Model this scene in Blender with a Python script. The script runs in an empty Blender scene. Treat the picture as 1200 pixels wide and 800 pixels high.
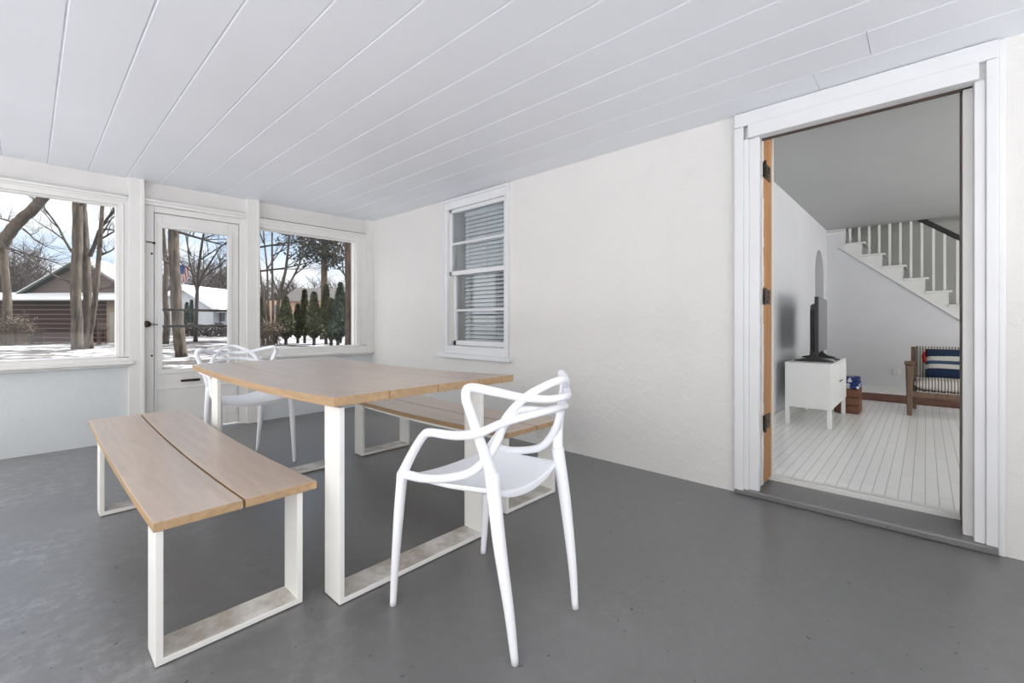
import bpy, bmesh, math, random
from mathutils import Vector, Matrix, noise
C = bpy.context.scene.collection
R = math.radians
random.seed(7)
# ------------------------------------------------------------------ helpers
CAM_H = 1.04
YAW = math.atan2(567, 524)
CS, SN = math.cos(YAW), math.sin(YAW)

def far(px, t):
    """ground plan point at depth t (metres) along a bearing measured in the photograph"""
    r = (px - 600) / 524.0
    return (SN + CS * r) * t, (CS - SN * r) * t

def far3(px, py, t):
    x, y = far(px, t)
    return Vector((x, y, CAM_H - (py - 377) * t / 524.0))

class MB:
    def __init__(self):
        self.bm = bmesh.new()
    def face(self, pts):
        vs = [self.bm.verts.new(p) for p in pts]
        return self.bm.faces.new(vs)
    def box(self, x0, x1, y0, y1, z0, z1, seg=None):
        ny = 1 if not seg else seg
        rows = []
        for i in range(ny + 1):
            y = y0 + (y1 - y0) * i / ny
            rows.append([self.bm.verts.new(p) for p in ((x0, y, z0), (x1, y, z0), (x1, y, z1), (x0, y, z1))])
        f = self.bm.faces.new
        f(rows[0]); f(list(reversed(rows[-1])))
        for a, b in zip(rows, rows[1:]):
            for k in range(4):
                j = (k + 1) % 4
                f((a[k], b[k], b[j], a[j]))
        return self
    def obox(self, c, ax, ay, az, sx, sy, sz):
        """oriented box: centre, three unit axes, half sizes"""
        c = Vector(c); ax = Vector(ax) * sx; ay = Vector(ay) * sy; az = Vector(az) * sz
        v = [self.bm.verts.new(c + a * ax + b * ay + d * az) for d in (-1, 1) for b in (-1, 1) for a in (-1, 1)]
        for q in ((0, 2, 3, 1), (4, 5, 7, 6), (0, 1, 5, 4), (2, 6, 7, 3), (0, 4, 6, 2), (1, 3, 7, 5)):
            self.bm.faces.new([v[i] for i in q])
        return self
    def bar(self, a, b, w, h, up=(0, 0, 1)):
        a, b = Vector(a), Vector(b); d = (b - a); L = d.length; d.normalize()
        u = Vector(up); s = d.cross(u)
        if s.length < 1e-4: s = d.cross(Vector((0, 1, 0)))
        s.normalize(); u = s.cross(d).normalized()
        return self.obox((a + b) / 2, d, s, u, L / 2, w / 2, h / 2)
    def prism(self, poly, f0, f1):
        """poly: list of 2D points; f0/f1 map (u,v)->3D for the two ends"""
        a = [self.bm.verts.new(f0(*p)) for p in poly]; b = [self.bm.verts.new(f1(*p)) for p in poly]
        self.bm.faces.new(a); self.bm.faces.new(list(reversed(b)))
        n = len(poly)
        for i in range(n):
            j = (i + 1) % n
            self.bm.faces.new((a[i], b[i], b[j], a[j]))
        return self
    def tube(self, pts, rad, n=12, flat=1.0, cap=True, closed=False):
        pts = [Vector(p) for p in pts]
        if not hasattr(rad, '__len__'): rad = [rad] * len(pts)
        m = len(pts); rings = []; nrm = None
        for i, p in enumerate(pts):
            if closed: t = (pts[(i + 1) % m] - pts[i - 1])
            else: t = pts[min(i + 1, m - 1)] - pts[max(i - 1, 0)]
            t.normalize()
            if nrm is None:
                nrm = t.cross(Vector((0, 0, 1)))
                if nrm.length < 1e-3: nrm = t.cross(Vector((1, 0, 0)))
            nrm = nrm - t * nrm.dot(t); nrm.normalize(); bn = t.cross(nrm)
            rings.append([self.bm.verts.new(p + (nrm * math.cos(2 * math.pi * k / n) + bn * flat * math.sin(2 * math.pi * k / n)) * rad[i]) for k in range(n)])
        pr = list(zip(rings, rings[1:] + (rings[:1] if closed else [])))
        if not closed: pr = list(zip(rings, rings[1:]))
        for a, b in pr:
            for k in range(n):
                j = (k + 1) % n
                self.bm.faces.new((a[k], a[j], b[j], b[k]))
        if cap and not closed:
            self.bm.faces.new(list(reversed(rings[0]))); self.bm.faces.new(rings[-1])
        return self
    def build(self, name, mat, parent=None, bevel=0, smooth=False, seg=2, subd=0, kind=None):
        bmesh.ops.recalc_face_normals(self.bm, faces=self.bm.faces)
        me = bpy.data.meshes.new(name); self.bm.to_mesh(me); self.bm.free()
        mats = mat if isinstance(mat, (list, tuple)) else [mat]
        for x in mats: me.materials.append(x)
        if smooth: me.polygons.foreach_set('use_smooth', [True] * len(me.polygons))
        o = bpy.data.objects.new(name, me); C.objects.link(o)
        if parent is not None: o.parent = parent
        if bevel:
            b = o.modifiers.new('bevel', 'BEVEL'); b.width = bevel; b.segments = seg; b.limit_method = 'ANGLE'; b.angle_limit = R(40); b.harden_normals = False
        if subd:
            s = o.modifiers.new('subd', 'SUBSURF'); s.levels = s.render_levels = subd
        if kind: o['kind'] = kind
        return o

def tag(o, label, cat, group=None, kind=None):
    o['label'] = label; o['category'] = cat
    if group: o['group'] = group
    if kind: o['kind'] = kind
    return o
def thing(name, label, cat, loc=(0, 0, 0), rz=0, group=None, kind=None):
    o = bpy.data.objects.new(name, None); C.objects.link(o); o.empty_display_size = .1
    o.location = loc; o.rotation_euler = (0, 0, rz)
    return tag(o, label, cat, group, kind)
def struct(o, label, cat):
    return tag(o, label, cat, None, 'structure')
def copy_tree(o, parent=None):
    c = o.copy(); C.objects.link(c)
    if parent is not None: c.parent = parent
    for ch in [x for x in bpy.data.objects if x.parent == o]: copy_tree(ch, c)
    return c
def spline(pts, n=8):
    P = [Vector(p) for p in pts]; out = []
    for i in range(len(P) - 1):
        p0 = P[i - 1] if i else P[0] * 2 - P[1]; p1, p2 = P[i], P[i + 1]
        p3 = P[i + 2] if i + 2 < len(P) else P[-1] * 2 - P[-2]
        for k in range(n):
            t = k / n
            out.append(.5 * ((2 * p1) + (p2 - p0) * t + (2 * p0 - 5 * p1 + 4 * p2 - p3) * t * t + (3 * p1 - p0 - 3 * p2 + p3) * t ** 3))
    out.append(P[-1]); return out
def lerp_list(v, n):
    out = []
    for i in range(n):
        f = i * (len(v) - 1) / (n - 1); k = min(int(f), len(v) - 2); out.append(v[k] + (v[k + 1] - v[k]) * (f - k))
    return out
def panel_wall(mb, axis, c0, c1, u0, u1, z0, z1, holes):
    """wall slab with rectangular openings: axis 'x' = slab between x=c0..c1 running along y; 'y' the other way"""
    us = sorted(set([u0, u1] + [h[0] for h in holes] + [h[1] for h in holes]))
    for a, b in zip(us, us[1:]):
        m = (a + b) / 2; zs = [z0]
        hs = sorted([h for h in holes if h[0] < m < h[1]], key=lambda h: h[2])
        cur = z0
        for h in hs + [(0, 0, z1, z1)]:
            if h[2] > cur + 1e-5:
                if axis == 'x': mb.box(c0, c1, a, b, cur, h[2])
                else: mb.box(a, b, c0, c1, cur, h[2])
            cur = h[3]
    return mb
# ------------------------------------------------------------------ materials
def nodes(name):
    m = bpy.data.materials.new(name); m.use_nodes = True
    nt = m.node_tree; b = nt.nodes['Principled BSDF']
    return m, nt, b
def lnk(nt, a, b): nt.links.new(a, b)
def coord(nt, kind='Object', scale=(1, 1, 1), rot=(0, 0, 0)):
    tc = nt.nodes.new('ShaderNodeTexCoord'); mp = nt.nodes.new('ShaderNodeMapping')
    mp.inputs['Scale'].default_value = scale; mp.inputs['Rotation'].default_value = rot
    lnk(nt, tc.outputs[kind], mp.inputs['Vector']); return mp.outputs['Vector']
def noise_n(nt, vec, scale, detail=4, rough=.55, dist=0):
    n = nt.nodes.new('ShaderNodeTexNoise'); n.inputs['Scale'].default_value = scale; n.inputs['Detail'].default_value = detail
    n.inputs['Roughness'].default_value = rough; n.inputs['Distortion'].default_value = dist
    lnk(nt, vec, n.inputs['Vector']); return n.outputs['Fac']
def ramp(nt, fac, stops):
    r = nt.nodes.new('ShaderNodeValToRGB'); e = r.color_ramp.elements
    while len(e) < len(stops): e.new(.5)
    for k, (p, c) in enumerate(stops):
        e[k].position = p; e[k].color = (*c, 1) if len(c) == 3 else c
    lnk(nt, fac, r.inputs['Fac']); return r.outputs['Color']
def mixc(nt, fac, a, b, mode='MIX'):
    m = nt.nodes.new('ShaderNodeMix'); m.data_type = 'RGBA'; m.blend_type = mode
    for s, v in ((m.inputs[0], fac), (m.inputs[6], a), (m.inputs[7], b)):
        if isinstance(v, (int, float)): s.default_value = v
        elif isinstance(v, tuple): s.default_value = (*v, 1)
        else: lnk(nt, v, s)
    return m.outputs[2]
def math_n(nt, op, a, b=0.0, c=None):
    m = nt.nodes.new('ShaderNodeMath'); m.operation = op
    for s, v in zip(m.inputs, (a, b, c) if c is not None else (a, b)):
        if isinstance(v, (int, float)): s.default_value = v
        else: lnk(nt, v, s)
    return m.outputs[0]
def bump(nt, b, h, strength=.2, dist=.01):
    n = nt.nodes.new('ShaderNodeBump'); n.inputs['Strength'].default_value = strength; n.inputs['Distance'].default_value = dist
    lnk(nt, h, n.inputs['Height']); lnk(nt, n.outputs['Normal'], b.inputs['Normal'])
def srgb(r, g, b):
    f = lambda c: (c / 255 / 12.92) if c / 255 <= .04045 else ((c / 255 + .055) / 1.055) ** 2.4
    return (f(r), f(g), f(b))
def paint(name, col, rough=.5, var=.04, nscale=3, bs=.0, bscale=60, spec=.5, metal=0):
    m, nt, b = nodes(name); v = coord(nt)
    f = noise_n(nt, v, nscale, 5)
    c2 = tuple(x * (1 - var * 2) for x in col); c1 = tuple(min(1, x * (1 + var)) for x in col)
    lnk(nt, ramp(nt, f, [(.3, c2), (.7, c1)]), b.inputs['Base Color'])
    b.inputs['Roughness'].default_value = rough; b.inputs['Specular IOR Level'].default_value = spec; b.inputs['Metallic'].default_value = metal
    if bs: bump(nt, b, noise_n(nt, v, bscale, 6, .6), bs, .006)
    return m
M = {}
def stucco(name, col, strength):
    m, nt, b = nodes(name); v = coord(nt)
    f = noise_n(nt, v, 1.3, 4)
    lnk(nt, ramp(nt, f, [(.3, tuple(x * .95 for x in col)), (.7, col)]), b.inputs['Base Color'])
    h = noise_n(nt, v, 14, 6, .62, .6); h2 = noise_n(nt, v, 55, 3)
    hh = math_n(nt, 'ADD', ramp(nt, h, [(.45, (0, 0, 0)), (.75, (1, 1, 1))]), math_n(nt, 'MULTIPLY', h2, .25))
    bump(nt, b, hh, strength, .008); b.inputs['Roughness'].default_value = .6; b.inputs['Specular IOR Level'].default_value = .3
    return m
M['stucco'] = stucco('white stucco paint', (.705, .70, .685), .36)
M['panel'] = stucco('backlit white plaster', (.62, .65, .67), .30)  # same white paint as the house wall, darkened and cooled for its backlit side
M['trim'] = paint('white trim paint', (.72, .715, .70), .4, .02, 4, .05, 40)
M['trimcool'] = paint('bright trim paint', (.70, .71, .73), .4, .015, 4, .04, 40)
M['header'] = paint('greyish header paint', (.68, .67, .655), .55, .03, 3, .08, 50)
M['ceil'] = paint('ceiling board paint', (.80, .825, .875), .42, .015, 1.2, .05, 18)
M['white'] = paint('white plastic', (.86, .88, .93), .42, .01, 2, 0)
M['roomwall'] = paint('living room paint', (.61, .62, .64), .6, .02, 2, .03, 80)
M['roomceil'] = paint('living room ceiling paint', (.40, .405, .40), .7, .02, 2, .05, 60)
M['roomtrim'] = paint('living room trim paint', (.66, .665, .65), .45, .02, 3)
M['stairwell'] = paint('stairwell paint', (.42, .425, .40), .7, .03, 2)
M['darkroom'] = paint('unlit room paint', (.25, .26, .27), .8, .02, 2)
M['cab'] = paint('powder coated white steel', (.80, .81, .80), .35, .01, 2)
M['black'] = paint('black plastic', (.010, .011, .013), .35, .03, 8)
M['screen'] = paint('tv screen glass', (.012, .012, .013), .12, .02, 3)
M['blackwood'] = paint('black lacquered rail', (.012, .012, .012), .4, .05, 8)
M['bronze'] = paint('aged bronze', (.05, .032, .025), .35, .2, 30, 0, 60, .5, .8)
M['steelgrey'] = paint('grey steel', (.23, .22, .21), .4, .1, 20, 0, 60, .5, .7)
M['darkbar'] = paint('dark brown metal', (.06, .05, .045), .45, .1, 20)
M['rubber'] = paint('black rubber', (.02, .02, .02), .7, .1, 20)
M['slat'] = paint('grey white blind slat', (.74, .77, .79), .5, .02, 6)
M['cord'] = paint('blind cord', (.6, .6, .58), .8, .02, 6)
M['red'] = paint('red tassel wool', (.45, .02, .025), .9, .2, 40)
M['grey_remote'] = paint('remote grey', (.08, .08, .085), .5, .05, 20)
M['outlet'] = paint('outlet plastic', (.66, .66, .64), .4, .01, 6)

def wood(name, light, dark, axis='y', rough=.45, scale=1.0, bs=.08, sheen=.5):
    m, nt, b = nodes(name)
    sc = {'y': (18, 1.3, 18), 'x': (1.3, 18, 18), 'z': (18, 18, 1.3)}[axis]
    v = coord(nt, 'Object', tuple(s * scale for s in sc))
    f = noise_n(nt, v, 1.6, 6, .6, .8); g = noise_n(nt, coord(nt, 'Object', tuple(s * scale * 4 for s in sc)), 2.2, 3)
    k = math_n(nt, 'ADD', math_n(nt, 'MULTIPLY', f, .75), math_n(nt, 'MULTIPLY', g, .25))
    lnk(nt, ramp(nt, k, [(.3, dark), (.68, light)]), b.inputs['Base Color'])
    b.inputs['Roughness'].default_value = rough; b.inputs['Specular IOR Level'].default_value = sheen
    bump(nt, b, k, bs, .002); return m
M['oak'] = wood('greyed oak', (.60, .485, .405), (.45, .355, .285), 'y', .29, 1.0, .08, .65)
M['oakend'] = wood('raw oak edge', (.50, .345, .20), (.34, .215, .115), 'y', .6)
M['jamb'] = wood('raw fir jamb', (.50, .25, .085), (.27, .115, .035), 'z', .6, .6)
M['jambdark'] = wood('dark stained jamb', (.07, .045, .03), (.03, .02, .015), 'z', .6)
M['teak'] = wood('brown armchair wood', (.20, .125, .08), (.09, .055, .035), 'z', .5)
M['crate'] = wood('red brown crate wood', (.20, .075, .04), (.085, .03, .018), 'x', .6)

# white furniture frame, scuffed and dirty on the floor bars
def frame_mat():
    m, nt, b = nodes('white painted flat bar'); v = coord(nt)
    g = nt.nodes.new('ShaderNodeNewGeometry'); sx = nt.nodes.new('ShaderNodeSeparateXYZ'); lnk(nt, g.outputs['Normal'], sx.inputs[0])
    tc = nt.nodes.new('ShaderNodeTexCoord'); sp = nt.nodes.new('ShaderNodeSeparateXYZ'); lnk(nt, tc.outputs['Object'], sp.inputs[0])
    up = math_n(nt, 'GREATER_THAN', sx.outputs['Z'], .6); low = math_n(nt, 'LESS_THAN', sp.outputs['Z'], .1)
    n = ramp(nt, noise_n(nt, v, 6, 6, .65), [(.40, (.30, .30, .30)), (.60, (1, 1, 1))])
    dirt = math_n(nt, 'MULTIPLY', math_n(nt, 'MULTIPLY', up, low), n)
    sc = ramp(nt, noise_n(nt, coord(nt, 'Object', (6, 6, 1.2)), 5, 5, .6), [(.66, (0, 0, 0)), (.76, (1, 1, 1))])
    base = mixc(nt, math_n(nt, 'MULTIPLY', sc, .35), (.82, .82, .80), (.58, .55, .50))
    lnk(nt, mixc(nt, math_n(nt, 'MULTIPLY', dirt, .85), base, (.36, .31, .25)), b.inputs['Base Color'])
    b.inputs['Roughness'].default_value = .45; return m
M['frame'] = frame_mat()

def floor_mat():
    m, nt, b = nodes('grey painted concrete'); v = coord(nt)
    big = noise_n(nt, v, .9, 5, .6); fine = noise_n(nt, v, 24, 8, .72, .3); sp = noise_n(nt, v, 34, 3, .5)
    c = ramp(nt, big, [(.3, (.128, .126, .127)), (.7, (.172, .171, .174))])
    c = mixc(nt, math_n(nt, 'MULTIPLY', ramp(nt, fine, [(.50, (0, 0, 0)), (.85, (1, 1, 1))]), .22), c, (.26, .26, .27))
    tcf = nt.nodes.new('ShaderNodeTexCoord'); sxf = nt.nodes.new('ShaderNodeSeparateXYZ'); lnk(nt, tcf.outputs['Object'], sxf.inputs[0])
    worn = ramp(nt, math_n(nt, 'MULTIPLY_ADD', sxf.outputs['X'], -.45, .62), [(.25, (.12,) * 3), (.75, (1, 1, 1))])   # wear mask for the scuffs, also used to paint in window glare
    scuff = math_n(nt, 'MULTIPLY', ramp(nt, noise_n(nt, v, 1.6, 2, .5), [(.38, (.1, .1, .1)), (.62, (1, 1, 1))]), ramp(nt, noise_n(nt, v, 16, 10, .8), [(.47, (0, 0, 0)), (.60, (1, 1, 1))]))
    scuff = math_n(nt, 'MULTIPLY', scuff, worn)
    c = mixc(nt, math_n(nt, 'MULTIPLY', worn, .38), c, (.245, .245, .252))  # window glare painted into the floor colour, stronger towards the window side
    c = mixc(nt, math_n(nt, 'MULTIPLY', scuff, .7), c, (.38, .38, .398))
    c = mixc(nt, ramp(nt, sp, [(.705, (0, 0, 0)), (.72, (.8, .8, .8))]), c, (.05, .045, .042))
    lnk(nt, c, b.inputs['Base Color'])
    lnk(nt, ramp(nt, big, [(.3, (.29,) * 3), (.7, (.40,) * 3)]), b.inputs['Roughness'])
    b.inputs['Specular IOR Level'].default_value = .7
    bump(nt, b, math_n(nt, 'ADD', math_n(nt, 'MULTIPLY', fine, .6), math_n(nt, 'MULTIPLY', big, .8)), .10, .008); return m
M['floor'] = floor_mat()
def boards_mat():
    m, nt, b = nodes('white painted floorboards')
    br = nt.nodes.new('ShaderNodeTexBrick'); lnk(nt, coord(nt), br.inputs['Vector'])
    br.inputs['Color1'].default_value = (.88, .88, .86, 1); br.inputs['Color2'].default_value = (.92, .92, .90, 1); br.inputs['Mortar'].default_value = (.58, .57, .54, 1)
    br.inputs['Scale'].default_value = 1; br.inputs['Brick Width'].default_value = .95; br.inputs['Row Height'].default_value = .056
    br.inputs['Mortar Size'].default_value = .0022; br.offset = .37; br.offset_frequency = 2
    lnk(nt, br.outputs['Color'], b.inputs['Base Color']); b.inputs['Roughness'].default_value = .24
    bump(nt, b, math_n(nt, 'SUBTRACT', 1.0, br.outputs['Fac']), .3, .002); return m
M['boards'] = boards_mat()
def glass_mat(name, tint=(1, 1, 1), refl=1.0, ior=1.5):
    m = bpy.data.materials.new(name); m.use_nodes = True; nt = m.node_tree
    for n in list(nt.nodes): nt.nodes.remove(n)
    o = nt.nodes.new('ShaderNodeOutputMaterial'); t = nt.nodes.new('ShaderNodeBsdfTransparent'); t.inputs[0].default_value = (*tint, 1)
    g = nt.nodes.new('ShaderNodeBsdfGlossy'); g.inputs['Roughness'].default_value = .01
    fr = nt.nodes.new('ShaderNodeLayerWeight'); fr.inputs['Blend'].default_value = .5
    f0 = ((ior - 1) / (ior + 1)) ** 2                                # Schlick, both faces alike
    mx = nt.nodes.new('ShaderNodeMixShader')
    lnk(nt, math_n(nt, 'MULTIPLY', math_n(nt, 'ADD', f0, math_n(nt, 'MULTIPLY', math_n(nt, 'POWER', fr.outputs['Facing'], 5.0), 1 - f0)), refl), mx.inputs[0]); lnk(nt, t.outputs[0], mx.inputs[1]); lnk(nt, g.outputs[0], mx.inputs[2]); lnk(nt, mx.outputs[0], o.inputs[0]); return m
M['glass'] = glass_mat('clear window glass', (.97, .98, .98), .35)
M['glassold'] = glass_mat('double window glass', (.93, .95, .96), 1.5, 1.75)
def stripes(name, a, bcol, axis, period, duty, rough=.9, off=0.):
    m, nt, b = nodes(name); tc = nt.nodes.new('ShaderNodeTexCoord'); s = nt.nodes.new('ShaderNodeSeparateXYZ'); lnk(nt, tc.outputs['Object'], s.inputs[0])
    f = math_n(nt, 'FRACT', math_n(nt, 'ADD', math_n(nt, 'DIVIDE', s.outputs[axis], period), off))
    k = math_n(nt, 'GREATER_THAN', f, duty)
    lnk(nt, mixc(nt, k, a, bcol), b.inputs['Base Color']); b.inputs['Roughness'].default_value = rough; return m
M['ticking'] = stripes('ticking stripe cloth', (.60, .58, .53), (.09, .08, .075), 'Y', .0235, .66)
def pillow_mat():
    m, nt, b = nodes('navy and white banded cloth'); tc = nt.nodes.new('ShaderNodeTexCoord'); s = nt.nodes.new('ShaderNodeSeparateXYZ'); lnk(nt, tc.outputs['Object'], s.inputs[0])
    w = noise_n(nt, coord(nt), 9, 4); z = math_n(nt, 'ADD', math_n(nt, 'MULTIPLY', s.outputs['Z'], 3.0), math_n(nt, 'ADD', .5, math_n(nt, 'MULTIPLY', math_n(nt, 'SUBTRACT', w, .5), .05)))
    r = nt.nodes.new('ShaderNodeValToRGB'); r.color_ramp.interpolation = 'CONSTANT'; e = r.color_ramp.elements
    st = [(0, (.010, .025, .065)), (.33, (.55, .54, .51)), (.47, (.03, .07, .12)), (.58, (.55, .54, .51)), (.73, (.010, .025, .065))]
    while len(e) < len(st): e.new(.5)
    for k, (p, c) in enumerate(st): e[k].position = p; e[k].color = (*c, 1)
    lnk(nt, z, r.inputs['Fac']); lnk(nt, r.outputs['Color'], b.inputs['Base Color']); b.inputs['Roughness'].default_value = .95; return m
M['pillow'] = pillow_mat()
def blanket_mat():
    m, nt, b = nodes('blue and white patterned cloth'); v = coord(nt, 'Object', (14, 14, 10)); vo = nt.nodes.new('ShaderNodeTexVoronoi'); lnk(nt, v, vo.inputs['Vector']); vo.inputs['Scale'].default_value = 1.0
    lnk(nt, ramp(nt, vo.outputs['Distance'], [(.30, (.62, .64, .68)), (.36, (.012, .03, .13))]), b.inputs['Base Color']); b.inputs['Roughness'].default_value = .9; return m
M['blanket'] = blanket_mat()
def rug_mat():
    m, nt, b = nodes('red brown woven rug'); v = coord(nt, 'Object', (22, 3, 1))
    f = noise_n(nt, v, 1.6, 5, .7)
    lnk(nt, ramp(nt, f, [(.35, (.05, .025, .02)), (.5, (.17, .06, .04)), (.68, (.25, .15, .10))]), b.inputs['Base Color']); b.inputs['Roughness'].default_value = 1; return m
M['rug'] = rug_mat()
def bark(name, light, dark, sc=1.0):
    m, nt, b = nodes(name); f = noise_n(nt, coord(nt, 'Object', (7 * sc, 7 * sc, 1.4 * sc)), 1.5, 7, .7, .5); g = noise_n(nt, coord(nt), .9, 4)
    k = math_n(nt, 'ADD', math_n(nt, 'MULTIPLY', f, .7), math_n(nt, 'MULTIPLY', g, .3))
    lnk(nt, ramp(nt, k, [(.40, dark), (.60, light)]), b.inputs['Base Color']); b.inputs['Roughness'].default_value = .95; bump(nt, b, f, 1.0, .06); return m
M['bark'] = bark('grey brown bark', (.115, .088, .068), (.018, .013, .010))
M['barkgrey'] = bark('grey bark', (.102, .081, .063), (.016, .012, .010))
M['barkred'] = bark('reddish bark', (.085, .056, .044), (.018, .012, .010))
M['twig'] = paint('bare twig bark', (.03, .024, .021), .9, .15, 3)
M['twigtan'] = paint('tan stem bark', (.085, .062, .046), .9, .15, 3)
M['haze'] = paint('distant twig bark', (.055, .046, .047), .95, .15, .4)
M['hill'] = paint('distant wooded hillside', (.030, .024, .025), 1, .42, 1.7)
def leafm(name, a, bb):
    m, nt, b = nodes(name); f = noise_n(nt, coord(nt), 2.3, 4, .7); lnk(nt, ramp(nt, f, [(.35, bb), (.68, a)]), b.inputs['Base Color']); b.inputs['Roughness'].default_value = .85; return m
M['arbor'] = leafm('evergreen scale foliage', (.095, .100, .046), (.020, .026, .015))
M['arborblue'] = leafm('blue green foliage', (.075, .10, .075), (.018, .03, .024))
M['pine'] = leafm('pine needles', (.040, .052, .036), (.008, .013, .010))
M['tan_leaf'] = leafm('dry tan leaves', (.11, .085, .06), (.045, .033, .025))
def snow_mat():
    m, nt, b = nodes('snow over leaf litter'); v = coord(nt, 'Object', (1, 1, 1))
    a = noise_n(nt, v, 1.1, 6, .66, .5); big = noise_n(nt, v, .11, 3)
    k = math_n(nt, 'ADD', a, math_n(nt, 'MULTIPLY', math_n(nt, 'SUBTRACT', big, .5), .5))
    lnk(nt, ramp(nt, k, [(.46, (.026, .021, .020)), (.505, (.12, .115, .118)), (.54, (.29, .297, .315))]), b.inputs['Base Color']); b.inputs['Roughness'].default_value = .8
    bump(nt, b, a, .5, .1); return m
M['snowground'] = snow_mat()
M['bouncesnow'] = paint('bright bounce snow', (.88, .89, .92), .8, .01, 2)  # made whiter than the garden snow to bounce light indoors
M['snow'] = paint('clean snow', (.62, .63, .66), .8, .03, 2, .2, 6)
def siding(name, col, line, period, duty=.12):
    m, nt, b = nodes(name); tc = nt.nodes.new('ShaderNodeTexCoord'); s = nt.nodes.new('ShaderNodeSeparateXYZ'); lnk(nt, tc.outputs['Object'], s.inputs[0])
    f = math_n(nt, 'FRACT', math_n(nt, 'DIVIDE', s.outputs['Z'], period)); k = math_n(nt, 'LESS_THAN', f, duty)
    n = noise_n(nt, coord(nt), 1.1, 4); base = ramp(nt, n, [(.3, tuple(x * .8 for x in col)), (.7, col)])
    lnk(nt, mixc(nt, k, base, line), b.inputs['Base Color']); b.inputs['Roughness'].default_value = .7; b.inputs['Specular IOR Level'].default_value = .1; return m
M['brownsiding'] = siding('dark brown lap siding', (.030, .0115, .013), (.17, .13, .135), .29, .14)
M['greysiding'] = siding('taupe lap siding', (.125, .10, .098), (.07, .058, .058), .22, .15)
M['whitesiding'] = siding('white lap siding', (.40, .42, .46), (.33, .35, .39), .2, .15)
M['tanwall'] = paint('tan painted wall', (.20, .16, .115), .7, .05, 1)
M['orangewall'] = paint('orange brick wall', (.40, .26, .19), .8, .1, 1)
M['greendark'] = paint('dark green roof edge', (.018, .032, .031), .6, .05, 2)
M['shingle'] = paint('grey shingle roof', (.06, .055, .055), .9, .2, 2)
M['slate'] = paint('snow dusted slate roof', (.19, .19, .20), .8, .3, 1.2)
M['paleDoor'] = paint('pale garage door paint', (.23, .22, .21), .6, .02, 1)
M['windowdark'] = paint('dark window glass', (.10, .11, .13), .15, .05, 2)
def flag_mat():
    m, nt, b = nodes('stars and stripes cloth'); tc = nt.nodes.new('ShaderNodeTexCoord'); s = nt.nodes.new('ShaderNodeSeparateXYZ'); lnk(nt, tc.outputs['Object'], s.inputs[0])
    k = math_n(nt, 'GREATER_THAN', math_n(nt, 'FRACT', math_n(nt, 'DIVIDE', s.outputs['Y'], .075 * 2)), .5)
    st = mixc(nt, k, (.22, .02, .025), (.36, .35, .36))
    can = math_n(nt, 'MULTIPLY', math_n(nt, 'GREATER_THAN', s.outputs['Z'], .55), math_n(nt, 'GREATER_THAN', s.outputs['Y'], -.22))
    lnk(nt, mixc(nt, can, st, (.015, .045, .14)), b.inputs['Base Color']); b.inputs['Roughness'].default_value = .8; return m
M['flag'] = flag_mat()
# ------------------------------------------------------------------ room shell of the porch
XW, YF, ZC = 2.942, 5.13, 2.298          # house wall plane, window wall plane, ceiling height
XL, YB = -1.25, -1.35                    # unseen left and rear walls of the porch
XI = 3.21                                # inner face of the house wall
ZR = .065                                # living room floor level
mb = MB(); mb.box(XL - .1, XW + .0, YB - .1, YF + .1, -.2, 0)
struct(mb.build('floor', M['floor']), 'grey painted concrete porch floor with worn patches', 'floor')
# ceiling of wide painted boards with bevelled joints
mb = MB(); pitch = .2362; g = .006; x = .106 - pitch * 6
joints = {5: [3.90], 16: [.188], 17: [.42], 12: [2.7]}
k = 0
while x < XW:
    a, b_ = x, min(x + pitch, XW)
    ys = [YB - .1] + sorted(joints.get(k, [])) + [YF + .12]
    for y0, y1 in zip(ys, ys[1:]):
        y0 += .001; y1 -= .001
        mb.prism([(a, ZC + .03), (a, ZC + g * .8), (a + g, ZC), (b_ - g, ZC), (b_, ZC + g * .8), (b_, ZC + .03)], lambda u, v, y=y0: (u, y, v), lambda u, v, y=y1: (u, y, v))
    x += pitch; k += 1
mb.box(XL - .1, XI, YB - .1, YF + .12, ZC + .028, ZC + .12)
struct(mb.build('ceiling', M['ceil']), 'white ceiling of wide boards with bevelled joints', 'ceiling')

# house wall with the doorway and the sash window
DY0, DY1, DZ = -.163, .74, 2.27
WY0, WY1, WZ0, WZ1 = 2.80, 3.605, .79, 2.19
mb = MB(); panel_wall(mb, 'x', XW, XI, YB - .1, YF + .12, 0, ZC + .1, [(DY0, DY1, 0, DZ), (WY0, WY1, WZ0, WZ1)])
struct(mb.build('wall_right', M['stucco']), 'white stucco house wall with doorway and sash window', 'wall')
# unseen outer walls with big window openings that let the daylight in
mb = MB(); panel_wall(mb, 'x', XL - .1, XL, YB - .1, YF + .12, 0, ZC + .03, [(YB + .1, 1.0, .12, 2.2), (1.1, 3.0, .12, 2.2), (3.1, YF - .1, .12, 2.2)])
struct(mb.build('wall_left', M['panel']), 'porch side wall of low panels and window bays', 'wall')
mb = MB(); panel_wall(mb, 'y', YB - .1, YB, XL, XW, 0, ZC + .03, [(XL + .1, .8, .12, 2.2), (.9, XW - .15, .9, 2.2)])
struct(mb.build('wall_back', M['panel']), 'porch end wall of low panels and window bays', 'wall')

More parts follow.
